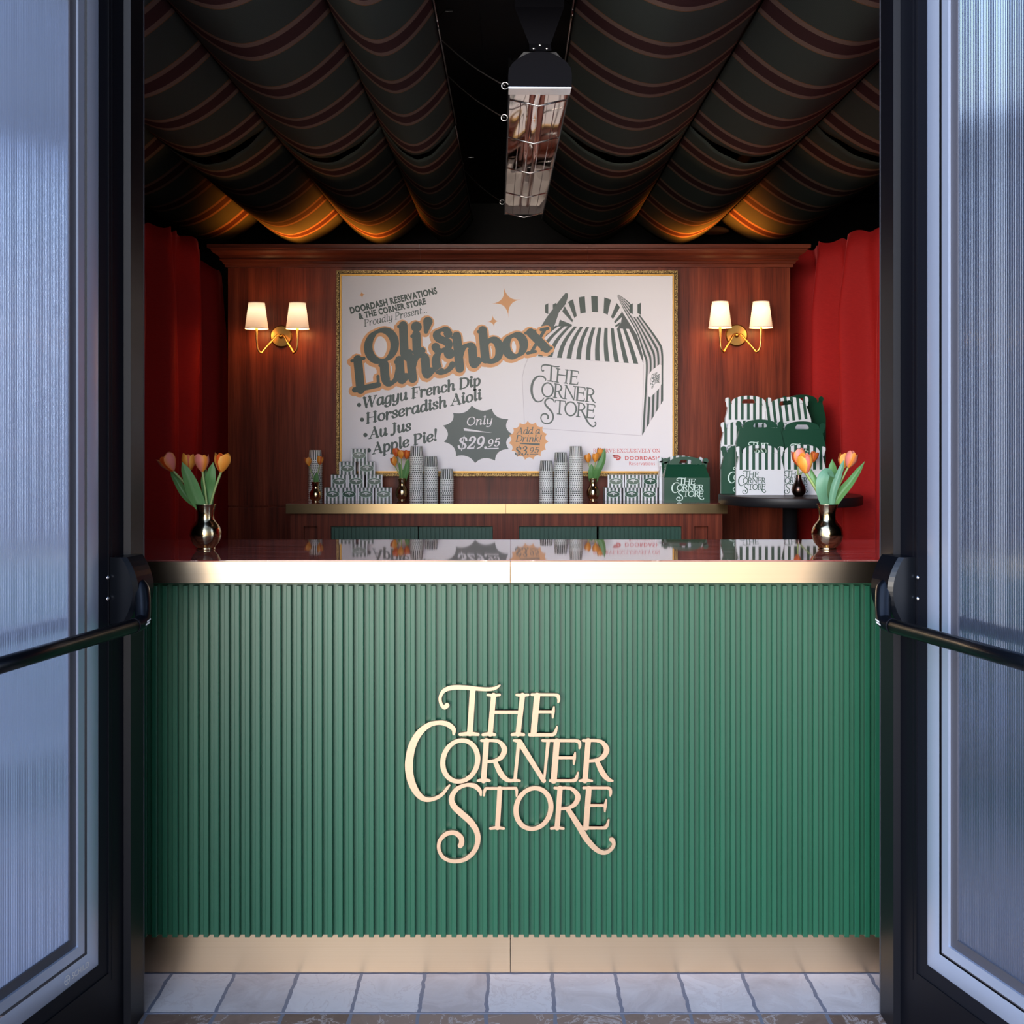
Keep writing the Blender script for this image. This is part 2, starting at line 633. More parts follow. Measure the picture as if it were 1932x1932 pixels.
# floor tiles
TX0, TP = -0.0615, 0.164
def tile_mat(name, c_lo, c_hi, grout, py, y0, vein, rough=0.55):
    m = mat(name, c_hi, rough, spec=0.4)
    t = NT(m)
    g = t.n('ShaderNodeNewGeometry')
    sx = t.n('ShaderNodeSeparateXYZ')
    t.l(g.outputs['Position'], sx.inputs[0])
    wob = t.math('MULTIPLY', t.math('SUBTRACT', t.noise(t.coord('Object'), 22, 2), 0.5), 0.012)
    fx = t.math('ADD', t.math('DIVIDE', t.math('ADD', t.math('SUBTRACT', sx.outputs['X'], TX0), wob), TP), 40.0)
    fy = t.math('ADD', t.math('DIVIDE', t.math('ADD', t.math('SUBTRACT', sx.outputs['Y'], y0), wob), py), 40.0)
    dx = t.math('ABSOLUTE', t.math('SUBTRACT', t.math('FRACT', t.math('ADD', fx, 0.5)), 0.5))
    dy = t.math('ABSOLUTE', t.math('SUBTRACT', t.math('FRACT', t.math('ADD', fy, 0.5)), 0.5))
    gx = t.math('LESS_THAN', dx, 0.0045 / TP)
    gy = t.math('LESS_THAN', dy, 0.0045 / py)
    gr = t.math('MAXIMUM', gx, gy)
    cell = t.n('ShaderNodeCombineXYZ')
    t.l(t.math('FLOOR', fx), cell.inputs[0]); t.l(t.math('FLOOR', fy), cell.inputs[1])
    wn_ = t.n('ShaderNodeTexWhiteNoise')
    t.l(cell.outputs[0], wn_.inputs[0])
    n1 = t.noise(t.coord('Object', (1, 1, 1)), 9.0, 6, 0.65, 0.8)
    n2 = t.noise(t.coord('Object'), 60.0, 4, 0.7)
    f = t.math('ADD', t.math('MULTIPLY', n1, 0.7), t.math('MULTIPLY', wn_.outputs['Value'], 0.3))
    c = t.ramp(f, [(0.3, c_lo), (0.62, c_hi)])
    ve = t.ramp(t.math('ABSOLUTE', t.math('SUBTRACT', n1, 0.52)), [(0.0, (1, 1, 1)), (0.022, (0, 0, 0))])
    c = t.mix(t.math('MULTIPLY', ve, 0.75), c, vein)
    spots = t.ramp(n2, [(0.68, (0, 0, 0)), (0.76, (1, 1, 1))])
    c = t.mix(t.math('MULTIPLY', spots, 0.5), c, (0.09, 0.07, 0.07))
    t.base(t.mix(gr, c, grout))
    t.bump(t.math('SUBTRACT', 1.0, gr), 0.5, 0.003)
    return m
M['tile'] = tile_mat('pale_floor_tile', (0.42, 0.36, 0.35), (0.60, 0.55, 0.54), (0.15, 0.16, 0.21), 0.205, 2.812, (0.50, 0.43, 0.42))
M['tile_brown'] = tile_mat('brown_marble_tile', (0.12, 0.07, 0.052), (0.24, 0.16, 0.125), (0.15, 0.16, 0.2), 0.205, 2.812, (0.50, 0.44, 0.42))

# leaves and petals
def leaf_mat(name, a, b):
    m = mat(name, a, 0.45, spec=0.4)
    t = NT(m)
    uv = t.n('ShaderNodeTexCoord')
    mp = t.n('ShaderNodeMapping')
    mp.inputs['Scale'].default_value = (26, 1.2, 1)
    t.l(uv.outputs['UV'], mp.inputs[0])
    t.base(t.mix(t.noise(mp.outputs[0], 2.0, 3), a, b))
    return m
M['leaf'] = leaf_mat('tulip_leaf', (0.055, 0.17, 0.045), (0.15, 0.32, 0.10))
M['leaf_blue'] = leaf_mat('tulip_leaf_bluish', (0.07, 0.19, 0.11), (0.15, 0.31, 0.18))

def petal_mat(name, centre, edge):
    m = mat(name, centre, 0.45, spec=0.35)
    t = NT(m)
    uv = t.n('ShaderNodeTexCoord')
    sx = t.n('ShaderNodeSeparateXYZ')
    t.l(uv.outputs['UV'], sx.inputs[0])
    d = t.math('ABSOLUTE', t.math('MULTIPLY', t.math('SUBTRACT', sx.outputs['X'], 0.5), 2.0))
    mp = t.n('ShaderNodeMapping')
    mp.inputs['Scale'].default_value = (20, 1.5, 1)
    t.l(uv.outputs['UV'], mp.inputs[0])
    n = t.noise(mp.outputs[0], 2.0, 3)
    f = t.math('ADD', t.math('MULTIPLY', t.math('POWER', d, 1.6), 0.85), t.math('MULTIPLY', t.math('SUBTRACT', n, 0.5), 0.5))
    t.base(t.ramp(f, [(0.15, centre), (0.8, edge)]))
    return m
M['petal_pink'] = petal_mat('pink_orange_petal', (0.72, 0.20, 0.16), (0.80, 0.26, 0.05))
M['petal_orange'] = petal_mat('orange_petal', (0.80, 0.28, 0.035), (0.88, 0.42, 0.08))
M['petal_red'] = petal_mat('red_orange_petal', (0.62, 0.10, 0.025), (0.80, 0.25, 0.03))
M['petal_in'] = petal_mat('deep_orange_petal', (0.68, 0.09, 0.012), (0.80, 0.22, 0.03))

# ------------------------------------------------------------------ stroke lettering
def stroke(pts, ws, n=7, smooth=True, closed=False, round_cap=True):
    """ribbon outline(s): returns (left points, right points, cap start, cap end)"""
    if smooth:
        cp = curve([(p[0], p[1], w) for p, w in zip(pts, ws)], n, closed)
    else:
        cp = [(p[0], p[1], w) for p, w in zip(pts, ws)]
    L, R = [], []
    m = len(cp)
    for i, (x, y, w) in enumerate(cp):
        if closed:
            a, b = cp[(i - 1) % (m - 1)], cp[(i + 1) % (m - 1)]
        else:
            a, b = cp[max(i - 1, 0)], cp[min(i + 1, m - 1)]
        dx, dy = b[0] - a[0], b[1] - a[1]
        d = math.hypot(dx, dy) or 1
        nx, ny = -dy / d * w / 2, dx / d * w / 2
        L.append((x + nx, y + ny))
        R.append((x - nx, y - ny))
    c0, c1 = [], []
    if round_cap and not closed:
        for end, cc in ((0, c0), (m - 1, c1)):
            x, y, w = cp[end]
            lx, ly = L[end][0] - x, L[end][1] - y
            sgn = 1 if end == 0 else -1
            for k in range(1, 6):
                a = sgn * pi * k / 6
                cc.append((x + lx * cos(a) - ly * sin(a), y + lx * sin(a) + ly * cos(a)))
    return L, R, c0, c1, closed


def ribbon(mb, st, fn, depth=0.0, mat_=0):
    """fn(x, y, d) -> 3D; d = 0 front face, d = depth back face"""
    L, R, c0, c1, closed = st
    m = len(L)
    ps = []
    def put(p):
        a = sum(p[k][0] * p[(k + 1) % len(p)][1] - p[(k + 1) % len(p)][0] * p[k][1] for k in range(len(p)))
        ps.append(p if a > 0 else p[::-1])
    for i in range(m - 1):
        put([L[i], L[i + 1], R[i + 1]])
        put([L[i], R[i + 1], R[i]])
    if c0: put([L[0]] + c0 + [R[0]])
    if c1: put([L[-1]] + c1 + [R[-1]])
    mb.pend(ps, fn, depth, mat_)


def ell(cx, cy, rx, ry, tilt=0.0, n=14, a0=0.0, a1=2 * pi):
    out = []
    for k in range(n):
        a = a0 + (a1 - a0) * k / n
        x, y = rx * cos(a), ry * sin(a)
        out.append((cx + x * cos(tilt) - y * sin(tilt), cy + x * sin(tilt) + y * cos(tilt)))
    return out


# the shop's lettering, traced: letter -> strokes (points, widths, smooth, closed); units of a 1932-wide enlargement, y down
def LN(x0, y0, x1, y1, w0, w1=None):
    return ([(x0, y0), (x1, y1)], [w0, w1 or w0], False, False)
def OV(cx, cy, rx, ry):
    p = ell(cx, cy, rx, ry, 0.28, 16)
    w = [34 + 9 * abs(cos(2 * pi * k / 16 + 0.45)) ** 1.5 for k in range(16)]
    return (p, w, True, True)
def CV(*pw):
    return ([(a, b) for a, b, c in pw], [c for a, b, c in pw], True, False)
def brk(x, y, up, w=44):
    """bracketed foot of a stem"""
    return CV((x - w * .75, y, 18), (x - w * .2, y - 8 * up, 26), (x, y - 22 * up, w * .95))
LOGO = [
    ('T', [CV((452, 258, 40), (430, 275, 34), (402, 245, 26), (396, 190, 26), (428, 136, 32), (500, 112, 38), (600, 112, 36), (700, 121, 32), (790, 126, 30), (850, 116, 26), (888, 92, 12)),
           LN(664, 125, 640, 490, 46), CV((560, 498, 26), (640, 492, 34), (708, 498, 26))]),
    ('H', [LN(836, 175, 808, 495, 42), CV((788, 172, 22), (836, 176, 26), (885, 172, 22)), CV((748, 500, 24), (800, 494, 30), (846, 500, 24)),
           LN(1075, 175, 1038, 495, 42), CV((1027, 172, 22), (1075, 176, 26), (1120, 172, 22)), CV((988, 500, 24), (1038, 494, 30), (1085, 500, 24)),
           LN(835, 314, 1055, 314, 28)]),
    ('E', [LN(1196, 178, 1166, 492, 50), LN(1152, 170, 1345, 172, 24), CV((1340, 172, 24), (1366, 180, 30), (1374, 210, 24), (1370, 232, 18)),
           LN(1190, 312, 1315, 312, 26), CV((1334, 272, 14), (1328, 312, 26), (1324, 360, 14)),
           LN(1134, 501, 1325, 501, 28), CV((1310, 501, 26), (1340, 490, 30), (1360, 434, 14))]),
    ('C', [CV((507, 494, 22), (504, 452, 38), (450, 412, 42), (380, 402, 34), (300, 422, 42), (220, 490, 54), (162, 600, 62), (138, 740, 66), (152, 870, 62), (200, 975, 54), (262, 1030, 42), (335, 1032, 32), (405, 998, 28), (450, 945, 24), (472, 918, 16))]),
    ('O', [OV(561, 717, 142, 172)]),
    ('R', [LN(777, 550, 753, 880, 44), CV((735, 549, 22), (775, 550, 26), (830, 547, 22)), CV((800, 549, 20), (880, 558, 30), (925, 618, 46), (903, 682, 40), (850, 714, 30), (780, 724, 24)),
           CV((848, 722, 36), (895, 820, 46), (945, 872, 36), (992, 882, 22)), CV((708, 880, 22), (755, 874, 28), (802, 880, 22))]),
    ('N', [LN(1042, 575, 1012, 880, 28), CV((1004, 548, 20), (1042, 556, 32), (1072, 590, 44)), LN(1050, 560, 1250, 880, 46, 38), CV((965, 881, 22), (1012, 876, 24), (1050, 881, 22)),
           LN(1287, 552, 1252, 885, 30, 18), CV((1240, 548, 22), (1285, 550, 24), (1330, 547, 22))]),
    ('E', [LN(1358, 555, 1332, 880, 50), LN(1322, 549, 1520, 550, 24), CV((1512, 551, 24), (1540, 558, 30), (1548, 588, 24), (1544, 612, 16)),
           LN(1360, 690, 1490, 690, 24), CV((1509, 648, 14), (1503, 692, 26), (1498, 744, 14)),
           LN(1304, 880, 1498, 880, 26), CV((1485, 880, 26), (1515, 868, 30), (1533, 812, 14))]),
    ('R', [LN(1617, 550, 1590, 880, 44), CV((1575, 549, 22), (1617, 550, 26), (1670, 547, 22)), CV((1640, 549, 20), (1722, 558, 30), (1768, 616, 46), (1747, 676, 40), (1695, 708, 30), (1622, 718, 24)),
           CV((1688, 716, 36), (1735, 815, 46), (1780, 868, 36), (1818, 882, 18)), CV((1548, 882, 22), (1592, 876, 28), (1646, 882, 22))]),
    ('S', [CV((731, 1000, 16), (722, 962, 34), (680, 924, 40), (610, 916, 30), (532, 950, 36), (490, 1020, 44), (508, 1090, 50), (572, 1152, 52), (650, 1224, 52), (700, 1310, 46), (702, 1400, 42), (662, 1480, 38), (590, 1533, 34), (500, 1545, 32), (420, 1512, 30), (384, 1440, 30), (396, 1368, 32), (450, 1318, 36), (518, 1312, 40), (566, 1350, 44), (572, 1395, 44), (561, 1416, 42))]),
    ('T', [LN(888, 945, 868, 1268, 40), LN(770, 944, 1022, 942, 22), CV((780, 944, 22), (764, 958, 24), (756, 1002, 16)), CV((1012, 942, 22), (1026, 958, 24), (1026, 1006, 16)), CV((810, 1275, 22), (868, 1268, 28), (920, 1275, 22))]),
    ('O', [OV(1165, 1110, 142, 170)]),
    ('R', [LN(1385, 942, 1360, 1270, 42), CV((1340, 940, 22), (1385, 942, 26), (1430, 938, 22)), CV((1405, 940, 20), (1482, 949, 30), (1531, 1005, 44), (1513, 1066, 40), (1460, 1103, 28), (1385, 1114, 24)),
           CV((1448, 1112, 40), (1530, 1240, 48), (1610, 1370, 48), (1690, 1452, 42), (1752, 1474, 34), (1802, 1450, 30), (1828, 1408, 30), (1818, 1372, 38), (1806, 1366, 36)), CV((1312, 1275, 22), (1360, 1268, 28), (1412, 1275, 22))]),
    ('E', [LN(1622, 945, 1598, 1268, 46), LN(1580, 939, 1785, 940, 24), CV((1775, 940, 24), (1796, 950, 28), (1802, 980, 24), (1798, 1004, 16)),
           LN(1620, 1084, 1745, 1084, 24), CV((1765, 1038, 14), (1758, 1084, 26), (1754, 1134, 14)),
           LN(1580, 1270, 1760, 1270, 26), CV((1745, 1270, 26), (1770, 1254, 28), (1786, 1202, 14))]),
]


def logo_mesh(name, fn, depth=0.0, material=None, grow=0.0, n=5):
    mb = MB()
    for _, sts in LOGO:
        for pts, ws, sm, cl in sts:
            ribbon(mb, stroke(pts, [w + grow for w in ws], n, sm, cl), fn, depth)
    return mesh_of(name, mb, material)


# serif alphabet as pen strokes.  'c' curve, 'l' straight, 's' thin serif/hairline, 'd' dot, 'h' heavy bar
HOOK = lambda x: ('c', [(x, .10), (x + .02, .015), (x + .075, .02), (x + .11, .08)])
BOWL = ('c', [(.40, .38), (.32, .47), (.17, .46), (.07, .27), (.09, .07), (.19, .0), (.31, .08), (.40, .25)])
G = {
    'a': (.53, [BOWL, ('l', [(.41, .47), (.405, .09)]), HOOK(.405)]),
    'b': (.48, [('l', [(.10, .73), (.10, .08)]), ('c', [(.10, .32), (.19, .46), (.33, .45), (.41, .28), (.36, .06), (.22, .0), (.10, .08)]), ('s', [(.01, .72), (.10, .725)])]),
    'c': (.44, [('c', [(.38, .36), (.31, .46), (.19, .47), (.09, .36), (.07, .2), (.12, .05), (.23, .0), (.33, .04), (.40, .12)]), ('d', [(.355, .38)])]),
    'd': (.53, [BOWL, ('l', [(.41, .73), (.405, .09)]), HOOK(.405), ('s', [(.31, .72), (.41, .725)])]),
    'e': (.45, [('c', [(.09, .20), (.28, .24), (.38, .36), (.31, .46), (.20, .47), (.09, .36), (.07, .2), (.12, .05), (.23, .0), (.33, .04), (.40, .12)])]),
    'g': (.50, [BOWL, ('c', [(.41, .47), (.405, .1), (.38, -.10), (.27, -.21), (.13, -.21), (.05, -.15)]), ('d', [(.08, -.14)])]),
    'h': (.54, [('l', [(.10, .73), (.10, .0)]), ('c', [(.10, .22), (.18, .41), (.29, .47), (.38, .42), (.39, .26), (.385, .10)]), HOOK(.385), ('s', [(.01, .72), (.10, .725)])]),
    'i': (.27, [('l', [(.12, .47), (.115, .09)]), HOOK(.115), ('s', [(.02, .45), (.12, .465)]), ('d', [(.13, .645)])]),
    'k': (.50, [('l', [(.10, .73), (.10, .0)]), ('c', [(.11, .21), (.22, .36), (.33, .46), (.40, .43)]), ('l', [(.20, .28), (.35, .08)]), HOOK(.35), ('s', [(.01, .72), (.10, .725)])]),
    'l': (.27, [('l', [(.12, .73), (.115, .09)]), HOOK(.115), ('s', [(.02, .72), (.12, .725)])]),
    'n': (.54, [('l', [(.10, .47), (.10, .0)]), ('c', [(.10, .22), (.18, .41), (.29, .47), (.38, .42), (.39, .26), (.385, .10)]), HOOK(.385), ('s', [(.01, .45), (.10, .465)])]),
    'o': (.49, [('o', (.245, .235, .185, .235))]),
    'p': (.50, [('l', [(.10, .47), (.10, -.22)]), ('c', [(.10, .30), (.19, .45), (.33, .46), (.42, .30), (.37, .08), (.24, .0), (.10, .10)]), ('s', [(.0, -.22), (.21, -.22)]), ('s', [(.01, .45), (.10, .465)])]),
    'r': (.41, [('l', [(.10, .47), (.10, .0)]), ('c', [(.10, .22), (.18, .40), (.28, .47), (.35, .43)]), ('d', [(.335, .41)]), ('s', [(.01, .45), (.10, .465)])]),
    's': (.40, [('c', [(.33, .36), (.28, .46), (.18, .475), (.09, .40), (.12, .30), (.22, .23), (.32, .15), (.31, .05), (.21, .0), (.10, .02), (.05, .11)])]),
    't': (.32, [('l', [(.14, .60), (.125, .10)]), HOOK(.125), ('s', [(.02, .45), (.28, .45)])]),
    'u': (.55, [('c', [(.10, .46), (.095, .15), (.15, .02), (.25, .02), (.35, .12), (.41, .30)]), ('l', [(.415, .47), (.41, .09)]), HOOK(.41), ('s', [(.01, .45), (.10, .465)]), ('s', [(.33, .45), (.41, .465)])]),
    'x': (.50, [('l', [(.10, .45), (.39, .02)]), ('s', [(.40, .45), (.08, .02)]), ('s', [(.0, .46), (.19, .46)]), ('s', [(.32, .46), (.46, .46)]), ('s', [(.0, .01), (.16, .01)]), ('s', [(.30, .01), (.49, .01)])]),
    'y': (.51, [('c', [(.10, .46), (.095, .16), (.15, .03), (.25, .03), (.35, .12), (.41, .30)]), ('c', [(.415, .47), (.405, .1), (.37, -.10), (.26, -.21), (.12, -.2)]), ('d', [(.11, -.17)]), ('s', [(.01, .45), (.10, .465)])]),
    "'": (.20, [('t', [(.11, .72), (.06, .50)])]),
    '!': (.28, [('t', [(.14, .72), (.12, .22)]), ('d', [(.115, .045)])]),
    '.': (.22, [('d', [(.09, .04)])]),
    '-': (.3, [('s', [(.04, .2), (.26, .2)])]),
    ' ': (.24, []),
    'A': (.68, [('s', [(.05, .0), (.36, .70)]), ('l', [(.34, .70), (.56, .0)]), ('s', [(.16, .24), (.46, .24)]), ('s', [(-.03, .01), (.17, .01)]), ('s', [(.43, .01), (.67, .01)])]),
    'C': (.64, [('c', [(.56, .50), (.49, .64), (.36, .70), (.20, .63), (.08, .44), (.08, .22), (.18, .06), (.34, .0), (.48, .05), (.58, .18)]), ('s', [(.565, .70), (.56, .48)])]),
    'D': (.70, [('l', [(.14, .69), (.14, .01)]), ('c', [(.06, .685), (.30, .69), (.50, .63), (.62, .48), (.61, .22), (.48, .06), (.28, .01), (.06, .015)])]),
    'E': (.60, [('l', [(.14, .69), (.14, .01)]), ('s', [(.03, .685), (.52, .685)]), ('s', [(.52, .70), (.52, .53)]), ('s', [(.14, .36), (.38, .36)]), ('s', [(.38, .46), (.38, .26)]), ('s', [(.03, .015), (.54, .015)]), ('s', [(.54, .0), (.54, .19)])]),
    'F': (.57, [('l', [(.14, .69), (.14, .01)]), ('s', [(.03, .685), (.53, .685)]), ('s', [(.53, .70), (.53, .52)]), ('s', [(.14, .36), (.38, .36)]), ('s', [(.38, .46), (.38, .26)]), ('s', [(.03, .015), (.28, .015)])]),
    'H': (.76, [('l', [(.14, .69), (.14, .01)]), ('l', [(.60, .69), (.60, .01)]), ('s', [(.14, .36), (.60, .36)]), ('s', [(.03, .685), (.26, .685)]), ('s', [(.48, .685), (.71, .685)]), ('s', [(.03, .015), (.26, .015)]), ('s', [(.48, .015), (.71, .015)])]),
    'I': (.30, [('l', [(.14, .69), (.14, .01)]), ('s', [(.03, .685), (.26, .685)]), ('s', [(.03, .015), (.26, .015)])]),
    'J': (.42, [('c', [(.24, .69), (.24, .40), (.24, .12), (.17, -.04), (.05, -.08)]), ('d', [(.05, -.05)]), ('s', [(.12, .685), (.37, .685)])]),
    'L': (.58, [('l', [(.15, .69), (.15, .01)]), ('s', [(.03, .685), (.28, .685)]), ('h', [(.03, .03), (.52, .03)]), ('s', [(.52, .0), (.53, .22)])]),
    'N': (.74, [('s', [(.14, .69), (.14, .01)]), ('l', [(.14, .69), (.60, .02)]), ('s', [(.60, .69), (.60, .01)]), ('s', [(.02, .685), (.17, .685)]), ('s', [(.49, .685), (.71, .685)]), ('s', [(.03, .015), (.25, .015)])]),
    'O': (.72, [('o', (.355, .35, .285, .35))]),
    'P': (.60, [('l', [(.14, .69), (.14, .01)]), ('c', [(.06, .685), (.32, .69), (.48, .62), (.50, .47), (.42, .36), (.28, .32), (.14, .32)]), ('s', [(.03, .015), (.29, .015)])]),
    'R': (.67, [('l', [(.14, .69), (.14, .01)]), ('c', [(.06, .685), (.32, .69), (.47, .62), (.48, .48), (.41, .38), (.28, .35), (.14, .35)]), ('s', [(.03, .015), (.27, .015)]), ('c', [(.30, .35), (.42, .20), (.52, .05), (.63, .015)])]),
    'S': (.52, [('c', [(.43, .52), (.38, .65), (.26, .70), (.12, .65), (.09, .52), (.18, .41), (.33, .33), (.44, .22), (.42, .07), (.27, .0), (.13, .04), (.06, .18)])]),
    'U': (.72, [('c', [(.14, .69), (.14, .24), (.22, .04), (.38, .0), (.53, .06), (.59, .24), (.59, .69)]), ('s', [(.02, .685), (.27, .685)]), ('s', [(.49, .685), (.70, .685)])]),
    'V': (.68, [('l', [(.10, .69), (.35, .01)]), ('s', [(.60, .69), (.35, .01)]), ('s', [(.0, .685), (.22, .685)]), ('s', [(.49, .685), (.69, .685)])]),
    'W': (.96, [('l', [(.12, .69), (.28, .02)]), ('s', [(.50, .66), (.28, .02)]), ('l', [(.48, .69), (.64, .02)]), ('s', [(.87, .69), (.64, .02)]), ('s', [(.02, .685), (.24, .685)]), ('s', [(.38, .685), (.58, .685)]), ('s', [(.76, .685), (.97, .685)])]),
    'X': (.68, [('l', [(.12, .69), (.54, .01)]), ('s', [(.54, .69), (.10, .01)]), ('s', [(.02, .685), (.25, .685)]), ('s', [(.43, .685), (.64, .685)]), ('s', [(.01, .015), (.22, .015)]), ('s', [(.42, .015), (.67, .015)])]),
    'Y': (.66, [('l', [(.10, .69), (.34, .32)]), ('s', [(.58, .69), (.34, .32)]), ('l', [(.34, .34), (.34, .01)]), ('s', [(.0, .685), (.22, .685)]), ('s', [(.47, .685), (.67, .685)]), ('s', [(.23, .015), (.45, .015)])]),
    '$': (.54, [('c', [(.43, .50), (.38, .61), (.26, .66), (.12, .61), (.09, .50), (.18, .40), (.33, .31), (.44, .21), (.42, .08), (.27, .02), (.13, .06), (.06, .18)]), ('s', [(.265, .76), (.265, -.08)])]),
    '2': (.50, [('c', [(.09, .50), (.13, .63), (.25, .68), (.37, .61), (.38, .46), (.28, .30), (.14, .15), (.06, .05)]), ('h', [(.06, .04), (.40, .04)]), ('s', [(.40, .02), (.43, .16)]), ('d', [(.11, .50)])]),
    '3': (.48, [('c', [(.09, .56), (.18, .67), (.31, .66), (.37, .54), (.31, .42), (.19, .37)]), ('c', [(.19, .37), (.34, .35), (.41, .22), (.35, .06), (.20, .0), (.07, .06)]), ('d', [(.09, .10)])]),
    '5': (.48, [('c', [(.16, .66), (.11, .36), (.26, .43), (.39, .34), (.38, .12), (.24, .0), (.08, .05)]), ('h', [(.16, .65), (.40, .67)]), ('d', [(.09, .09)])]),
    '9': (.50, [('o', (.24, .46, .155, .21)), ('c', [(.395, .50), (.39, .28), (.30, .10), (.12, .01)])]),
}


def text_width(s, track=0.0):
    return sum(G[c][0] + track for c in s)


def text(mb, s, x0, y0, x1, y1, cap, thick, thin, fn, slant=0.0, track=0.0, grow=0.0, nib=0.25, dx=0.0, dy=0.0):
    """strokes of s on the baseline (x0,y0)->(x1,y1) in picture units (y down); cap = capital height in the same units"""
    L = math.hypot(x1 - x0, y1 - y0)
    ux, uy = (x1 - x0) / L, (y1 - y0) / L
    sx = L / text_width(s, track)
    sy = cap / 0.70
    def tr(px, py, pen):
        X = (pen + px) * sx + slant * py * sy
        Y = py * sy
        return (x0 + dx + ux * X + uy * Y, y0 + dy + uy * X - ux * Y)
    em = sy
    def wid(a, b):
        dx_, dy_ = b[0] - a[0], b[1] - a[1]
        d = math.hypot(dx_, dy_) or 1
        ang = atan2(dy_, dx_)
        return (thin + (thick - thin) * abs(sin(ang - nib))) * em + grow
    pen = 0.0
    for ch in s:
        adv, sts = G[ch]
        for kind, p in sts:
            if kind == 'd':
                c = tr(p[0][0], p[0][1], pen)
                r = (thick * 0.62) * em + grow / 2
                e_ = ell(c[0], c[1], r, r, 0, 12)
                mb.pend([e_], fn, 0.0, 0)
                continue
            if kind == 'o':
                cx, cy, rx, ry = p
                raw = [(cx + rx * cos(a), cy + ry * sin(a)) for a in [2 * pi * k / 20 for k in range(20)]]
                ws = [wid(raw[k - 1], raw[(k + 1) % 20]) for k in range(20)]
                pts = [tr(a, b, pen) for a, b in raw]
                ribbon(mb, stroke(pts, ws, 3, True, True), fn)
                continue
            pts = [tr(a, b, pen) for a, b in p]
            if kind == 'l':
                w = wid(p[0], p[1])
                ribbon(mb, stroke(pts, [w, w], 1, False), fn)
            elif kind == 's':
                w = thin * 1.05 * em + grow
                ribbon(mb, stroke(pts, [w, w], 1, False), fn)
            elif kind == 'h':
                w = thick * 0.62 * em + grow
                ribbon(mb, stroke(pts, [w, w], 1, False), fn)
            elif kind == 't':
                w = thick * em * 1.1 + grow
                ribbon(mb, stroke(pts, [w, w * .45 + grow * .5], 1, False), fn)
            else:
                ws = [wid(p[max(i - 1, 0)], p[min(i + 1, len(p) - 1)]) for i in range(len(p))]
                ribbon(mb, stroke(pts, ws, 4, True), fn)
        pen += adv + track


def sans(mb, s, x0, y0, x1, y1, cap, fn, embolden=0.0, spacing=1.0, dx=0.0, dy=0.0):
    """built-in sans face, laid on a baseline in picture units (y down)"""
    cu = bpy.data.curves.new('t', 'FONT')
    cu.body = s
    cu.offset = embolden
    cu.space_character = spacing
    cu.resolution_u = 3
    o = bpy.data.objects.new('t', cu)
    COL.objects.link(o)
    dg = bpy.context.evaluated_depsgraph_get()
    dg.update()
    me = bpy.data.meshes.new_from_object(o.evaluated_get(dg))
    vs = [v.co.copy() for v in me.vertices]
    fs = [list(p.vertices) for p in me.polygons]
    bpy.data.objects.remove(o)
    bpy.data.meshes.remove(me)
    if not vs: return
    mx0, mx1 = min(v.x for v in vs), max(v.x for v in vs)
    my1 = max(v.y for v in vs)
    L = math.hypot(x1 - x0, y1 - y0)
    ux, uy = (x1 - x0) / L, (y1 - y0) / L
    out = []
    for v in vs:
        X = (v.x - mx0) / (mx1 - mx0) * L
        Y = v.y / my1 * cap
        out.append(fn(x0 + dx + ux * X + uy * Y, y0 + dy + uy * X - ux * Y, 0))
    mb.add(out, fs)


# ------------------------------------------------------------------ setting
YF = 2.812     # line of the doorway on the floor
mb = MB(); mb.box(-3.2, 3.2, YF, 8.4, -0.1, 0)
setp(obj('floor', mb, M['tile']), 'pale square stone tiles in front of and under the green bar', kind='structure')
mb = MB(); mb.box(-4, 4, -2.2, YF, -0.1, -0.001)
setp(obj('floor_outside', mb, M['tile_brown']), 'brown marbled tiles outside the doorway', kind='structure')
mb = MB(); mb.box(-3.2, 3.2, 8.3, 8.4, 0, 3.2)
setp(obj('wall_rear', mb, M['black']), 'black wall far behind the panelled wall', kind='structure')
mb = MB(); mb.box(-3.3, -3.2, YF, 8.4, 0, 3.2)
setp(obj('wall_left', mb, M['black']), 'black side wall behind the dark red curtain', kind='structure')
mb = MB(); mb.box(3.2, 3.3, YF, 8.4, 0, 3.2)
setp(obj('wall_right', mb, M['black']), 'black side wall behind the bright red curtain', kind='structure')
mb = MB(); mb.box(-3.3, 3.3, 2.9, 8.4, 3.02, 3.2)
for xx in (-0.13, 0.0, 0.07):
    mb.box(xx - .004, xx + .004, 3.0, 8.2, 3.01, 3.022)
setp(obj('ceiling', mb, M['soffit']), 'black boarded ceiling above the striped fabric', kind='structure')
mb = MB()
mb.box(-3.3, -0.97, 2.80, 2.9, 0, 3.6); mb.box(0.97, 3.3, 2.80, 2.9, 0, 3.6); mb.box(-0.97, 0.97, 2.80, 2.9, 2.66, 3.6)
setp(obj('wall_front', mb, M['frame_grey']), 'dark front wall around the double doorway', kind='structure')

for s, nm, side in ((-1, 'trim_1', 'left'), (1, 'trim_2', 'right')):
    mb = MB()
    def bx(x0, x1, y0, y1, mi):
        a, b = sorted((s * x0, s * x1))
        mb.box(a, b, y0, y1, 0, 2.66, mi)
    bx(0.8885, 0.905, 2.712, 2.812, 0)
    bx(0.8880, 0.8925, 2.806, 2.8125, 2)
    bx(0.905, 0.913, 2.727, 2.812, 0)
    bx(0.913, 0.921, 2.707, 2.812, 0)
    bx(0.921, 0.928, 2.722, 2.812, 0)
    bx(0.928, 0.97, 2.712, 2.812, 0)
    setp(obj(nm, mb, [M['frame'], M['frame_grey'], M['gasket']]), f'ribbed black door jamb on the {side} of the opening', kind='structure')
mb = MB(); mb.box(-0.97, 0.97, 2.735, 2.9, 2.60, 2.66)
setp(obj('trim_3', mb, M['frame']), 'black door head over the opening', kind='structure')

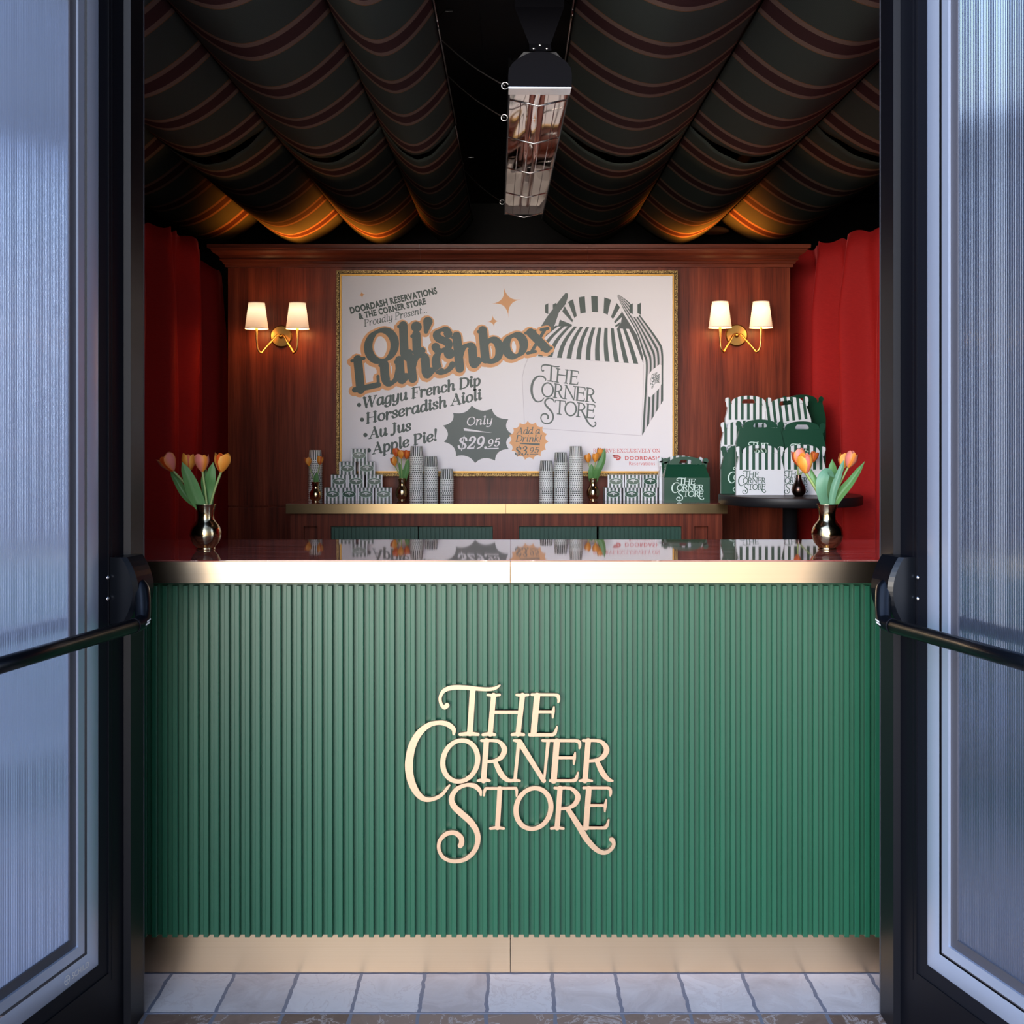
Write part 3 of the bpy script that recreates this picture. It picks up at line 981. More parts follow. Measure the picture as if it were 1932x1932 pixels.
# ---- panelled back wall
YW = 5.43
mb = MB()
mb.box(-1.325, -1.027, YW, YW + .03, 0, 1.046); mb.box(-1.325, -1.027, YW, YW + .03, 1.054, 2.20)
mb.box(-1.027, 0.92, YW, YW + .03, 0, 2.20); mb.box(0.92, 1.297, YW, YW + .03, 0, 2.20)
mb.box(-1.325, -1.027, YW + .008, YW + .03, 1.046, 1.054)
wall_back = setp(obj('wall_back', mb, M['wood']), 'red mahogany panelled wall behind the back bar', kind='structure')
prof = [(0.0, 2.165), (0.012, 2.165), (0.012, 2.178), (0.020, 2.181), (0.022, 2.190), (0.034, 2.197), (0.030, 2.205), (0.038, 2.216), (0.056, 2.226), (0.064, 2.236), (0.064, 2.242), (0.078, 2.245), (0.078, 2.262), (0.0, 2.262)]
for (x0, x1, j0, j1) in ((-1.325, -0.425, 1, 0), (-0.4245, 0.35, 0, 0), (0.3505, 1.297, 0, 1)):
    mb = MB()
    A = [(x0 - j0 * d, YW - d, z) for d, z in prof]
    B = [(x1 + j1 * d, YW - d, z) for d, z in prof]
    n = len(prof)
    mb.add(A + B, [(i, i + n, (i + 1) % n + n, (i + 1) % n) for i in range(n)] + [tuple(range(n)), tuple(range(n, 2 * n))[::-1]])
    obj('cornice', mb, M['wood_h'], wall_back)

# ---- doors, opened outwards
def build_door(name, s, k, label):
    """s = -1 left, +1 right; k = sideways run per unit of depth"""
    root = thing(name, label, None, (s * 0.896, 2.748, 0), kind='structure')
    u = Vector((s * k, -1, 0)).normalized()
    nrm = Vector((-s * abs(u.y), u.x * s * -1 * -1, 0))
    nrm = Vector((u.y * s, -u.x * s, 0))          # points to the middle of the doorway
    def P(a, w, z):
        return Vector((0, 0, z)) + u * a + nrm * w
    def bar(mb, a0, a1, w0, w1, z0, z1, mi=0):
        mb.box(a0, a1, w0, w1, z0, z1, mi, tr=P)
    Ln, H = 0.93, 2.585
    mb = MB()
    bar(mb, 0.0, 0.097, -0.055, 0.0, 0.012, H); bar(mb, Ln - .097, Ln, -0.055, 0, 0.012, H)
    bar(mb, 0.097, Ln - .097, -0.055, 0, 0.012, 0.17); bar(mb, 0.097, Ln - .097, -0.055, 0, H - .097, H)
    bar(mb, 0.035, 0.0365, 0, .0012, 0.02, H)
    bar(mb, 0.084, 0.0855, 0, .0012, 0.15, H - .09)
    obj('leaf_frame', mb, M['frame'], root)
    def ring(nm, a0, z0, wd, w0, w1, mt, rounded=False):
        a0, z0 = a0 - .047, z0 - .022
        mb = MB()
        a1, z1 = Ln - a0, H - 0.19 + 0.19 - z0 + 0.047
        z1 = H - a0
        prof = []
        if rounded:
            for q in range(9):
                tt = q / 8
                prof.append((wd * tt, w0 + (w1 - w0) * sin(pi * (0.18 + 0.64 * tt))))
        else:
            prof = [(0, w0), (0, w1), (wd, w1), (wd, w0)]
        cor = lambda d: [(a0 + d, z0 + d), (a1 - d, z0 + d), (a1 - d, z1 - d), (a0 + d, z1 - d)]
        b = len(mb.v)
        for d, w in prof:
            for (a, z) in cor(d):
                mb.v.append(tuple(P(a, w, z)))
        for i in range(len(prof) - 1):
            for c in range(4):
                c2 = (c + 1) % 4
                mb.f.append([b + 4 * i + c, b + 4 * i + c2, b + 4 * i + 4 + c2, b + 4 * i + 4 + c]); mb.m.append(0); mb.sm.append(rounded)
        return obj(nm, mb, mt, root)
    ring('glazing_surround', 0.143, 0.19, 0.036, -.03, -0.003, M['frame_grey'])
    ring('glazing_bead', 0.179, 0.226, 0.043, -.008, -0.001, M['bead'], True)
    ring('gasket', 0.222, 0.269, 0.005, -.03, -0.010, M['gasket'])
    ring('glazing_bead', 0.227, 0.274, 0.023, -.03, -0.007, M['bead'])
    ring('gasket', 0.250, 0.297, 0.022, -.04, -0.013, M['gasket'])
    # fluted pane
    mb = MB()
    a0, a1, z0, z1 = 0.221, Ln - .221, 0.292, H - .221
    nfl = 92
    b = len(mb.v)
    cols = nfl * 4
    for zz in (z0, z1):
        for i in range(cols + 1):
            a = a0 + (a1 - a0) * i / cols
            mb.v.append(tuple(P(a, -0.018 + 0.0016 * abs(sin(pi * i / 4)), zz)))
    for i in range(cols):
        mb.f.append([b + i, b + i + 1, b + cols + 2 + i, b + cols + 1 + i]); mb.m.append(0); mb.sm.append(True)
    obj('fluted_pane', mb, M['pane'], root)
    # hinges
    for zc in (0.165, 1.905):
        mb = MB()
        bar(mb, -0.004, 0.026, -0.004, 0.004, zc - .032, zc + .032, 0)
        for dz in (-.022, .022):
            c = P(0.012, 0.004, zc + dz)
            mb.lathe([(0, .003), (.0045, .002), (.005, 0)], 12, 1, c, True, nrm)
        obj('hinge', mb, [M['frame'], M['steel']], root)
    # push bar with its end bracket
    pb = MB()
    prof = []
    N = 14
    zt, zb = 1.118, 0.965
    for q in range(N + 1):
        tt = q / N
        z = zt + (zb - zt) * tt
        prof.append((z, 0.020 + 0.048 * sin(pi * (0.10 + 0.80 * tt)) ** 0.8))
    vs, n_ = [], len(prof)
    for a in (0.012, 0.020, 0.085, 0.093):
        ins = 0.010 if a in (0.012, 0.093) else 0
        for z, w in prof: vs.append(P(a, max(w - ins, 0.001), z))
        for z, w in prof: vs.append(P(a, 0.0005, z))
    fs = []
    for c in range(3):
        for i in range(n_ - 1):
            o1, o2 = c * 2 * n_, (c + 1) * 2 * n_
            fs.append((o1 + i, o1 + i + 1, o2 + i + 1, o2 + i))
        fs.append((c * 2 * n_, (c + 1) * 2 * n_, (c + 1) * 2 * n_ + n_, c * 2 * n_ + n_))
        fs.append((c * 2 * n_ + n_ - 1, (c + 1) * 2 * n_ + n_ - 1, (c + 1) * 2 * n_ + 2 * n_ - 1, c * 2 * n_ + 2 * n_ - 1))
    for c in (0, 3):
        for i in range(n_ - 1):
            fs.append((c * 2 * n_ + i, c * 2 * n_ + i + 1, c * 2 * n_ + n_ + i + 1, c * 2 * n_ + n_ + i))
    pb.add(vs, fs)
    br = obj('push_bar_bracket', pb, M['bar_black'], root)
    scm = MB()
    for zz in (1.072, 1.024):
        scm.lathe([(0, .003), (.004, .002), (.005, 0)], 12, 0, P(0.100, -.0005, zz), True, nrm)
    obj('screw', scm, M['steel'], br)
    mb = MB()
    arm = curve([P(0.062, 0.045, 1.052), P(0.066, 0.062, 1.045), P(0.078, 0.074, 1.018), P(0.092, 0.083, 0.990), P(0.106, 0.088, 0.976), P(0.135, 0.088, 0.972)], 6)
    mb.tube(arm, [0.019 - 0.0025 * (i / (len(arm) - 1)) for i in range(len(arm))], 16)
    obj('push_bar_arm', mb, M['bar_black'], root)
    mb = MB(); mb.tube([P(0.135, 0.088, 0.972), P(Ln - .06, 0.088, 0.972)], 0.0160, 20)
    pbar = obj('push_bar', mb, M['bar_black'], root)
    mb = MB(); mb.tube([P(0.1335, 0.088, 0.972), P(0.1375, 0.088, 0.972)], 0.0170, 20)
    obj('collar', mb, M['frame_grey'], pbar)
    mb = MB()
    for dz, a0_, a1_ in ((0.004, .098, .113), (-.002, .101, .118)):
        mb.quad(P(a0_, .1068, .976 + dz), P(a1_, .1068, .972 + dz), P(a1_, .1068, .9755 + dz), P(a0_, .1068, .9795 + dz))
    obj('maker_mark', mb, M['white_print'], pbar)
    return root, P, u, nrm

dl, PL, uL, nL = build_door('door_1', -1, 0.245, 'black framed fluted glass door swung out on the left of the opening')
dr, PR, uR, nR = build_door('door_2', 1, 0.28, 'black framed fluted glass door swung out on the right of the opening')
# etched maker's mark on the lower glazing bead of the left door
mb = MB()
fnm = lambda x, y, d: PL(0.238 - x, 0.0012, 0.221 - y)
sans(mb, 'SCHILD', 0.0, 0.0, 0.062, 0.0, 0.013, fnm, 0.01)
ribbon(mb, stroke(ell(-0.017, -0.006, .009, .009, 0, 16), [.002] * 16, 2, True, True), fnm)
ribbon(mb, stroke([(-0.017, -.013), (-.017, .001)], [.002, .002], 1, False), fnm)
ribbon(mb, stroke([(-0.024, -.006), (-.010, -.006)], [.002, .002], 1, False), fnm)
obj('maker_mark', mb, M['white_print'], dl)

# ------------------------------------------------------------------ green bar counter (two modules)
ZC = 1.0754
def counter(x0, x1, label):
    root = thing('bar_counter', label, 'bar counter', ((x0 + x1) / 2, 3.25, 0), group='green fluted bar counters')
    ox, oy = (x0 + x1) / 2, 3.25
    L0, L1 = x0 - ox, x1 - ox
    mb = MB(); mb.box(L0, L1, 2.978 - oy, 3.533 - oy, ZC - .016, ZC)
    obj('stone_top', mb, M['stone'], root)
    mb = MB(); mb.box(L0 + .0006, L1 - .0006, 2.975 - oy, 2.995 - oy, ZC - .058, ZC - .0035)
    obj('brass_edge', mb, M['brass'], root)
    mb = MB(); mb.box(L0, L1, 3.012 - oy, 3.53 - oy, ZC - .0675, ZC - .016)
    obj('top_rail', mb, M['green_dark'], root)
    mb = MB()
    mb.box(L0, L1, 3.015 - oy, 3.035 - oy, 0.1015, ZC - .0680)
    per, sw = 0.02665, 0.0128
    x = -0.004 - 45 * per + per * .30
    while x < x1:
        if x > x0 + .001 and x + sw < x1 - .0005:
            a, b = x - ox, x + sw - ox
            c = 0.0012
            y0, y1 = 3.0 - oy, 3.0152 - oy
            z0, z1 = 0.1005, ZC - .0685
            pr = [(a, y1), (a, y0 + c), (a + c, y0), (b - c, y0), (b, y0 + c), (b, y1)]
            mb.add([(p[0], p[1], z0) for p in pr] + [(p[0], p[1], z1) for p in pr], [(i, i + 1, i + 7, i + 6) for i in range(5)] + [tuple(range(6))[::-1], tuple(range(6, 12))])
        x += per
    obj('fluted_panel', mb, M['green'], root)
    mb = MB(); mb.box(L0 + .0006, L1 - .0006, 3.018 - oy, 3.03 - oy, 0.0015, 0.125)
    obj('kick_plate', mb, M['kick'], root)
    mb = MB(); mb.box(L0 + .01, L1 - .01, 3.036 - oy, 3.5 - oy, 0, ZC - .076)
    obj('carcass', mb, M['black'], root)
    return root

counter(-1.18, -0.0045, 'green fluted bar counter module below the tulip vase by the dark curtain')
counter(-0.0035, 1.18, 'green fluted bar counter module below the tulip vase by the bright red curtain')

# brass shop lettering on the bar front, every letter a piece of its own
LS = 0.22774 / 732.0
def sign_pt(x, y, d):
    return ((740 + x * 0.22774 - 965) / 732.0, d, 1.41 - (1270 + y * 0.22774 - 810) / 732.0)
sign = thing('brass_sign', 'brass shop lettering THE CORNER STORE mounted on the green bar front', 'sign', (0, 2.9885, 0))
for ch, sts in LOGO:
    mb = MB()
    for pts, ws, sm, cl in sts:
        ribbon(mb, stroke(pts, ws, 9, sm, cl), sign_pt, 0.0112)
    lo_ = obj('letter', mb, M['sign'], sign)
    lo_.location.y = -.00025 * (len(sign.children) % 3)

# ------------------------------------------------------------------ back bar
ZB = 1.086
bb = thing('back_bar_cabinet', 'mahogany back bar cabinet with green fluted doors below the poster', 'cabinet', (-0.02, 5.27, 0))
bx0, bx1, by0, by1 = at(547, 900, 5.10).x, at(1363, 900, 5.10).x, 5.105, 5.425
ox, oy = -0.02, 5.27
zt_ = 1.41 - (993 - 810) / F * 5.105
mb = MB()
mb.box(bx0 - ox, bx1 - ox, by0 - oy, by1 - oy, zt_, ZB - .045)
xs = [547, 573, 599, 624, 930, 979, 1286, 1310, 1336, 1363]
X = [at(p, 900, 5.105).x - ox for p in xs]
for i in (0, 2, 4, 6, 8):
    mb.box(X[i], X[i + 1], by0 - oy, by1 - oy, 0.08, zt_)
mb.box(bx0 - ox, bx1 - ox, by0 - oy + .02, by1 - oy, 0.0, 0.08)
mb.box(bx0 - ox, bx1 - ox, by1 - oy - .01, by1 - oy, 0.08, zt_)
obj('cabinet_body', mb, M['wood'], bb)
for i in (1, 7):
    mb = MB(); mb.box(X[i], X[i + 1], by0 - oy + .03, by0 - oy + .045, 0.08, zt_)
    obj('recessed_panel', mb, M['wood'], bb)
for (p0, p1) in ((624.5, 788), (790, 929.5), (979.5, 1126), (1130, 1285.5)):
    a, b = at(p0, 900, 5.115).x - ox, at(p1, 900, 5.115).x - ox
    mb = MB()
    mb.box(a, b, by0 - oy + .020, by0 - oy + .035, 0.085, zt_ - .003)
    x = a + .003
    while x + .012 < b:
        mb.box(x, x + .0125, by0 - oy + .010, by0 - oy + .021, 0.09, zt_ - .006)
        x += .0185
    obj('fluted_door', mb, M['green_dark'], bb)
wt_ = thing('back_bar_worktop', 'polished stone worktop with brass edge on the back bar cabinet', 'worktop', (-0.02, 5.27, ZB - .044))
wx0, wx1, wxm = at(540, 900, 5.08).x - ox, at(1372, 900, 5.08).x - ox, at(954.5, 900, 5.08).x - ox
mb = MB(); mb.box(wx0, wx1, 5.083 - oy, 5.428 - oy, .001, .044)
obj('stone_slab', mb, M['stone'], wt_)
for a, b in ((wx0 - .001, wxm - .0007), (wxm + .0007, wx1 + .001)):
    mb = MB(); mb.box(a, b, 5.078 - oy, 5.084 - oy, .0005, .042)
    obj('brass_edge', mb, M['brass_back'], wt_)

# ------------------------------------------------------------------ framed poster
YP = 5.405
SC = F / YP
def pp(px, py, lift=0.0):
    return Vector(((px - CX) / SC, -lift, CZ - (py - HY) / SC))
root = thing('framed_poster', 'gilt framed white menu poster with a striped lunchbox on the panelled wall', 'poster', (0, YP, 0))
mb = MB()
def rect_ring(mb, x0, y0, x1, y1, w, dep0, dep1, mi):
    for (a0, b0, a1, b1) in ((x0, y0, x1, y0 + w), (x0, y1 - w, x1, y1), (x0, y0 + w, x0 + w, y1 - w), (x1 - w, y0 + w, x1, y1 - w)):
        p, q = pp(a0, b1), pp(a1, b0)
        mb.box(p.x, q.x, dep0, dep1, p.z, q.z, mi)
rect_ring(mb, 636, 511.5, 1277.5, 898, 5.0, -.020, .024, 1)
rect_ring(mb, 641, 516.5, 1272.5, 893, 1.6, -.010, .024, 2)
rect_ring(mb, 642.6, 518.1, 1270.9, 891.4, 2.6, -.016, .024, 0)
rect_ring(mb, 637, 512.5, 1276.5, 897, 2.0, -.0235, -.019, 1)
# beaded rope on the outer band
step = 3.4
pts = []
x = 640.0
while x < 1274: pts += [(x, 514.2), (x, 895.3)]; x += step
y = 517.0
while y < 895: pts += [(638.6, y), (1274.8, y)]; y += step
for (x, y) in pts:
    c = pp(x, y)
    r = 1.5 / SC
    mb.add([(c.x - r, -.020, c.z), (c.x, -.020, c.z - r), (c.x + r, -.020, c.z), (c.x, -.020, c.z + r), (c.x, -.0255, c.z)], [(0, 1, 4), (1, 2, 4), (2, 3, 4), (3, 0, 4)], 1)
m2 = mat('rope_gold', (0.40, 0.24, 0.08), 0.42, 1.0)
t = NT(m2)
nn = t.noise(t.coord('Object', (1, 1, 1)), 260, 2)
t.base(t.mix(t.ramp(nn, [(0.42, (0, 0, 0)), (0.58, (1, 1, 1))]), (0.035, 0.018, 0.008), (0.36, 0.24, 0.10)))
obj('frame', mb, [M['gold'], m2, M['gold_dark']], root)
mb = MB()
p, q = pp(645, 889), pp(1268.5, 520.5)
mb.box(p.x, q.x, -.004, .020, p.z, q.z)
sheet = obj('poster_sheet', mb, M['paper'], root)
K1 = 0.331263
def z1(lift):
    return lambda x, y, d: pp(640 + x * K1, 500 + y * K1, lift)
K7 = 300 / 1932.0
def z7(lift):
    return lambda x, y, d: pp(980 + x * K7, 540 + y * K7, lift)
L1_, L2_, L3_, L4_ = 0.0046, 0.0052, 0.0058, 0.0064
def sub(name, mb, m):
    return obj(name, mb, m, sheet)
# lunchbox picture
mb = MB()
fa = lambda l: z7(l)
def pg(pts, lift, mi, sm=True):
    c = curve(pts, 5, True)[:-1] if sm else pts
    mb.poly([z7(lift)(x, y, 0) for x, y in c], mi)
def lerp(a, b, t): return (a[0] + (b[0] - a[0]) * t, a[1] + (b[1] - a[1]) * t)
# materials: 0 white 1 green 2 pale shade 3 dark slate
front = [(110, 850), (55, 985), (30, 1120), (60, 1720), (1480, 1820), (1508, 1300), (1512, 950)]
pg(front, L1_, 2, False)
pg([(118, 858), (64, 990), (38, 1120), (66, 1712), (1473, 1811), (1499, 1300), (1502, 950)], L1_ + .0002, 0, False)
# right side in stripes
Lc = curve([(1186, 120), (1290, 330), (1420, 560), (1505, 830), (1535, 960), (1520, 1300), (1488, 1815)], 6)
Rc = curve([(1205, 102), (1340, 205), (1470, 360), (1690, 660), (1742, 800), (1745, 1080), (1745, 1390)], 6)
nL_ = 9
for j in range(nL_):
    for i in range(len(Lc) - 1):
        q4 = [lerp(Lc[i], Rc[i], j / nL_), lerp(Lc[i], Rc[i], (j + 1) / nL_), lerp(Lc[i + 1], Rc[i + 1], (j + 1) / nL_), lerp(Lc[i + 1], Rc[i + 1], j / nL_)]
        mb.poly([z7(L1_)(x, y, 0) for x, y in q4], 1 if j % 2 == 0 else 2)
# inner shadow side and left flap
pg([(1240, 300), (1430, 600), (1500, 850), (1505, 945), (1420, 720), (1290, 590), (1180, 520), (1235, 440)], L1_, 3, False)
# roof stripes
nR_ = 24
for j in range(nR_):
    for i in range(6):
        def rp(u, v):
            a, b = lerp((440, 480), (1330, 520), u), lerp((108, 842), (1500, 948), u)
            x, y = lerp(a, b, v)
            return (x - 46 * (1 - u) * sin(pi * v) * 1.2 + 10 * u * sin(pi * v), y)
        q4 = [rp(j / nR_, i / 6), rp((j + 1) / nR_, i / 6), rp((j + 1) / nR_, (i + 1) / 6), rp(j / nR_, (i + 1) / 6)]
        mb.poly([z7(L1_ + .0004)(x, y, 0) for x, y in q4], 1 if j % 2 == 0 else 0)
# handle arch
Oc = curve([(470, 490), (520, 310), (590, 195), (720, 138), (870, 120), (1030, 138), (1180, 205), (1240, 320), (1232, 430), (1185, 515)], 4)
Ic = curve([(636, 488), (642, 440), (668, 390), (740, 335), (880, 315), (1020, 328), (1110, 375), (1150, 430), (1162, 480), (1165, 514)], 4)
mm = len(Oc)
for i in range(mm - 1):
    q4 = [Oc[i], Oc[i + 1], Ic[i + 1], Ic[i]]
    mb.poly([z7(L1_ + .0005)(x, y, 0) for x, y in q4], 1 if (i // 2) % 2 == 0 else 0)
# left flap and ears
for cx_ in (382, 1408):
    e_ = ell(cx_, 275, 72, 104, 0.05, 28)
    mb.poly([z7(L1_ + .0002)(x, y, 0) for x, y in e_], 0)
    for xx, ww in ((cx_ - 52, 20), (cx_ + 46, 22)):
        hh = 104 * sqrt(max(0.05, 1 - ((xx - cx_) / 72) ** 2)) * .92
        mb.poly([z7(L1_ + .0004)(x, y, 0) for x, y in ((xx - ww, 275 - hh * .7), (xx + ww, 275 - hh), (xx + ww, 275 + hh), (xx - ww, 275 + hh * .7))], 1)
pg([(560, 82), (588, 90), (590, 130), (560, 220), (480, 320), (430, 470), (390, 545), (255, 500), (330, 380), (480, 180)], L1_ + .0007, 4, False)
# right side label
lab = [(1560, 1090), (1600, 1030), (1700, 950), (1724, 960), (1724, 1190), (1690, 1250), (1590, 1350), (1562, 1340)]
pg(lab, L2_, 0, False)
fl = lambda x, y, d: z7(L2_ + .0003)(1585 + (x - 105) * .070, 1090 + (y - 90) * .115 - (x - 105) * .045, 0)
for _, sts in LOGO:
    for pts, ws, sm, cl in sts:
        ribbon(mb, stroke(pts, [w + 25 for w in ws], 3, sm, cl), fl, 0, 1)
sub('lunchbox_picture', mb, [M['ink_white'], M['ink_green'], M['ink_shade'], M['ink_slate'], M['ink_grey']])
fl2 = lambda x, y, d: z7(L3_)(132 + (x - 105) * .462, 922 + (y - 90) * .497 + (x - 105) * .058, 0)
sub('lettering', logo_mesh('lettering', fl2, 0, M['ink_grey']), None)

def line(s, a, b, cap, thick, thin, m, slant=0.0, track=0.0, lift=L2_, nm='lettering', **kw):
    mb = MB()
    text(mb, s, a[0], a[1], b[0], b[1], cap, thick, thin, z1(lift), slant, track, **kw)
    return sub(nm, mb, m)
def sline(s, a, b, cap, m, emb=0.0, lift=L2_, spacing=1.0):
    mb = MB()
    sans(mb, s, a[0], a[1], b[0], b[1], cap, z1(lift), emb, spacing)
    return sub('lettering', mb, m)
sline('DOORDASH RESERVATIONS', (66, 277), (560, 162), 37, M['ink_green'], 0.05, spacing=1.08)
sline('& THE CORNER STORE', (114, 309), (497, 222), 35, M['ink_green'], 0.05, spacing=1.08)
line('Proudly Present...', (142, 352), (504, 270), 38, .085, .04, M['ink_green'], .22)
for s_, a, b, cap in (("Oli's", (148, 566), (640, 482), 172), ('Lunchbox', (78, 724), (1206, 478), 176)):
    LL = L4_ + (.0002 if s_[0] == 'L' else 0)
    mo = MB()
    text(mo, s_, a[0], a[1], b[0], b[1], cap, .20, .065, z1(LL), .12, .0, grow=30, dx=-1, dy=3)
    sub('lettering_outline', mo, M['ink_orange'])
    mo = MB()
    text(mo, s_, a[0], a[1], b[0], b[1], cap, .20, .065, z1(LL + .0006), .12, .0, grow=1, dx=4, dy=-3)
    sub('lettering', mo, M['ink_green'])
for s_, a, b in (('Wagyu French Dip', (132, 816), (806, 684)), ('Horseradish Aioli', (152, 904), (812, 765)), ('Au Jus', (172, 990), (410, 940)), ('Apple Pie!', (190, 1078), (562, 996))):
    line(s_, a, b, 58, .165, .058, M['ink_green'], .22)
for c in ((114, 797), (131, 881), (150, 968), (170, 1055)):
    mb = MB(); mb.poly([z1(L2_)(x, y, 0) for x, y in ell(c[0], c[1], 12, 12, 0, 20)])
    sub('bullet_dot', mb, M['ink_green'])

def burst(tips, c, inset, lift, m):
    mb = MB()
    n = len(tips)
    out = []
    for i in range(n):
        a, b = tips[i], tips[(i + 1) % n]
        mid = ((a[0] + b[0]) / 2, (a[1] + b[1]) / 2)
        q = lerp(mid, c, inset)
        for k in range(8):
            tt = k / 8
            out.append(tuple((1 - tt) ** 2 * a[j] + 2 * tt * (1 - tt) * (2 * q[j] - (a[j] + b[j]) / 2) + tt * tt * b[j] for j in (0, 1)))
    vs = [pp(c[0], c[1], lift)] + [pp(x, y, lift) for x, y in out]
    k = len(out)
    mb.add(vs, [(0, i + 1, (i + 1) % k + 1) for i in range(k)])
    return sub('starburst', mb, m)
burst([(890, 765), (928, 771), (959, 791), (968, 820), (959.6, 847), (934, 869), (896.5, 873.7), (860, 860.5), (837.8, 833.7), (836, 803), (855, 779)], (901, 819), .13, L2_, M['ink_grey'])
oc = (997, 831)
otips = []
for k in range(15):
    a = 2 * pi * k / 15 - .35
    otips.append((oc[0] + 37.5 * cos(a), oc[1] + 37.0 * sin(a)))
burst(otips, oc, .12, L3_, M['ink_orange'])
line('Only', (722, 914), (872, 906), 46, .10, .038, M['ink_white'], .22, lift=L3_)
mb = MB(); mb.poly([z1(L3_)(x, y, 0) for x, y in ((708, 928), (738, 934), (872, 957), (712, 944))]); sub('underline', mb, M['ink_white'])
line('$29.', (672, 1050), (846, 1044), 70, .13, .042, M['ink_white'], .22, lift=L3_)
line('95', (842, 1036), (914, 1031), 44, .11, .042, M['ink_white'], .22, lift=L3_)
mb = MB(); mb.poly([z1(L3_)(x, y, 0) for x, y in ((840, 1043), (908, 1041), (908, 1046), (840, 1048))]); sub('underline', mb, M['ink_white'])
line('Add a', (1010, 963), (1142, 961), 36, .10, .042, M['ink_grey'], .22, lift=L4_)
line('Drink!', (1002, 1006), (1150, 1006), 36, .10, .042, M['ink_grey'], .22, lift=L4_)
mb = MB(); mb.poly([z1(L4_)(x, y, 0) for x, y in ((1026, 1013), (1142, 1016), (1142, 1027), (1030, 1019))]); sub('underline', mb, M['ink_grey'])
line('$3.', (998, 1084), (1082, 1082), 50, .12, .042, M['ink_grey'], .22, lift=L4_)
line('95', (1080, 1071), (1136, 1069), 32, .10, .042, M['ink_grey'], .22, lift=L4_)
mb = MB(); mb.poly([z1(L4_)(x, y, 0) for x, y in ((1084, 1076), (1133, 1075), (1133, 1079), (1084, 1080))]); sub('underline', mb, M['ink_grey'])
for c, tips in (((955, 208), [(935, 118), (1035, 197), (965, 302), (868, 222)]), ((878, 322), [(873, 282), (915, 318), (883, 358), (840, 325)]), ((130, 170), [(126, 146), (151, 167), (133, 196), (109, 173)])):
    mb = MB()
    out = []
    for i in range(4):
        a, b = tips[i], tips[(i + 1) % 4]
        q = lerp(((a[0] + b[0]) / 2, (a[1] + b[1]) / 2), c, .52)
        for k in range(8):
            tt = k / 8
            out.append(tuple((1 - tt) ** 2 * a[j] + 2 * tt * (1 - tt) * (2 * q[j] - (a[j] + b[j]) / 2) + tt * tt * b[j] for j in (0, 1)))
    vs = [z1(L2_)(c[0], c[1], 0)] + [z1(L2_)(x, y, 0) for x, y in out]
    mb.add(vs, [(0, i + 1, (i + 1) % 32 + 1) for i in range(32)])
    sub('sparkle', mb, M['ink_orange'])
line('RESERVE EXCLUSIVELY ON', (1445, 1067), (1826, 1067), 20, .10, .05, M['ink_red'])
sline('DOORDASH', (1627, 1110), (1822, 1110), 22, M['ink_red'], .02, spacing=1.15)
sline('Reservations', (1651, 1140), (1797, 1140), 21, M['ink_red'], -.006, spacing=1.1)
mb = MB()
ribbon(mb, stroke([(1562, 1087), (1588, 1088), (1600, 1098), (1590, 1107), (1578, 1107)], [9, 9, 9, 9, 9], 6, True, False, False), z1(L2_))
mb.poly([z1(L2_)(x, y, 0) for x, y in ((1554, 1083), (1566, 1083), (1572, 1092), (1562, 1092))])
mb.poly([z1(L2_)(x, y, 0) for x, y in ((1560, 1093), (1586, 1093), (1586, 1101), (1567, 1101))])
sub('brand_mark', mb, M['ink_red'])

# ------------------------------------------------------------------ wall sconces
def sconce(px, py, label):
    c = at(px, py, YW)
    root = thing('wall_sconce', label, 'wall lamp', (c.x, YW, c.z), group='double wall sconces')
    mb = MB()
    mb.lathe([(0, .016), (.046, .016), (.051, .012), (.052, .0), (.0, .0)], 48, 0, (0, 0, 0), False, (0, -1, 0))
    obj('backplate', mb, M['sconce_brass'], root)
    mb = MB(); mb.lathe([(0, .03), (.008, .028), (.012, .014)], 20, 0, (0, 0, 0), True, (0, -1, 0))
    obj('hub', mb, M['sconce_brass'], root)
    for s in (-1, 1):
        sx = s * 0.0935
        arm = curve([(s * .004, -.022, .002), (s * .018, -.034, .001), (s * .045, -.062, -.04), (s * .068, -.084, -.074), (s * .076, -.096, -.083), (s * .089, -.103, -.064), (sx, -.106, -.02), (sx, -.106, .030)], 6)
        n = len(arm)
        mb = MB(); mb.tube(arm, [.0042 + .0022 * max(0, (i / n - .8) / .2) for i in range(n)], 12)
        ao = obj('arm', mb, M['sconce_brass'], root)
        mb = MB(); mb.lathe([(0, 0), (.009, .002), (.013, .03), (.016, .055), (.010, .078), (0, .085)], 16, 0, (sx, -.106, .034))
        obj('bulb', mb, M['bulb'], ao)
        mb = MB()
        mb.lathe([(.0525, .0), (.0365, .119)], 40, 0, (sx, -.106, .027))
        sh = obj('lamp_shade', mb, M['shade'], root)
        mb = MB()
        mb.lathe([(.0531, -.001), (.0531, .003), (.0522, .004)], 40, 0, (sx, -.106, .027))
        obj('shade_trim', mb, M['shade_trim'], sh)
        mb = MB(); mb.lathe([(.0372, .116), (.0371, .1195), (.0362, .1195)], 40, 0, (sx, -.106, .027))
        obj('shade_trim', mb, M['shade_trim'], sh)
        lamp('sconce_light', (sx, -.106, .135), 0.12, (1.0, 0.50, 0.16), 0.02, parent=root)
        lamp('sconce_light', (sx, -.106, .020), 0.8, (1.0, 0.50, 0.16), 0.02, parent=root)
    return root
sconce(531.4, 635, 'brass double sconce with lit shades beside the left edge of the poster')
sconce(1388.8, 633, 'brass double sconce with lit shades above the lunchboxes, by the bright red curtain')

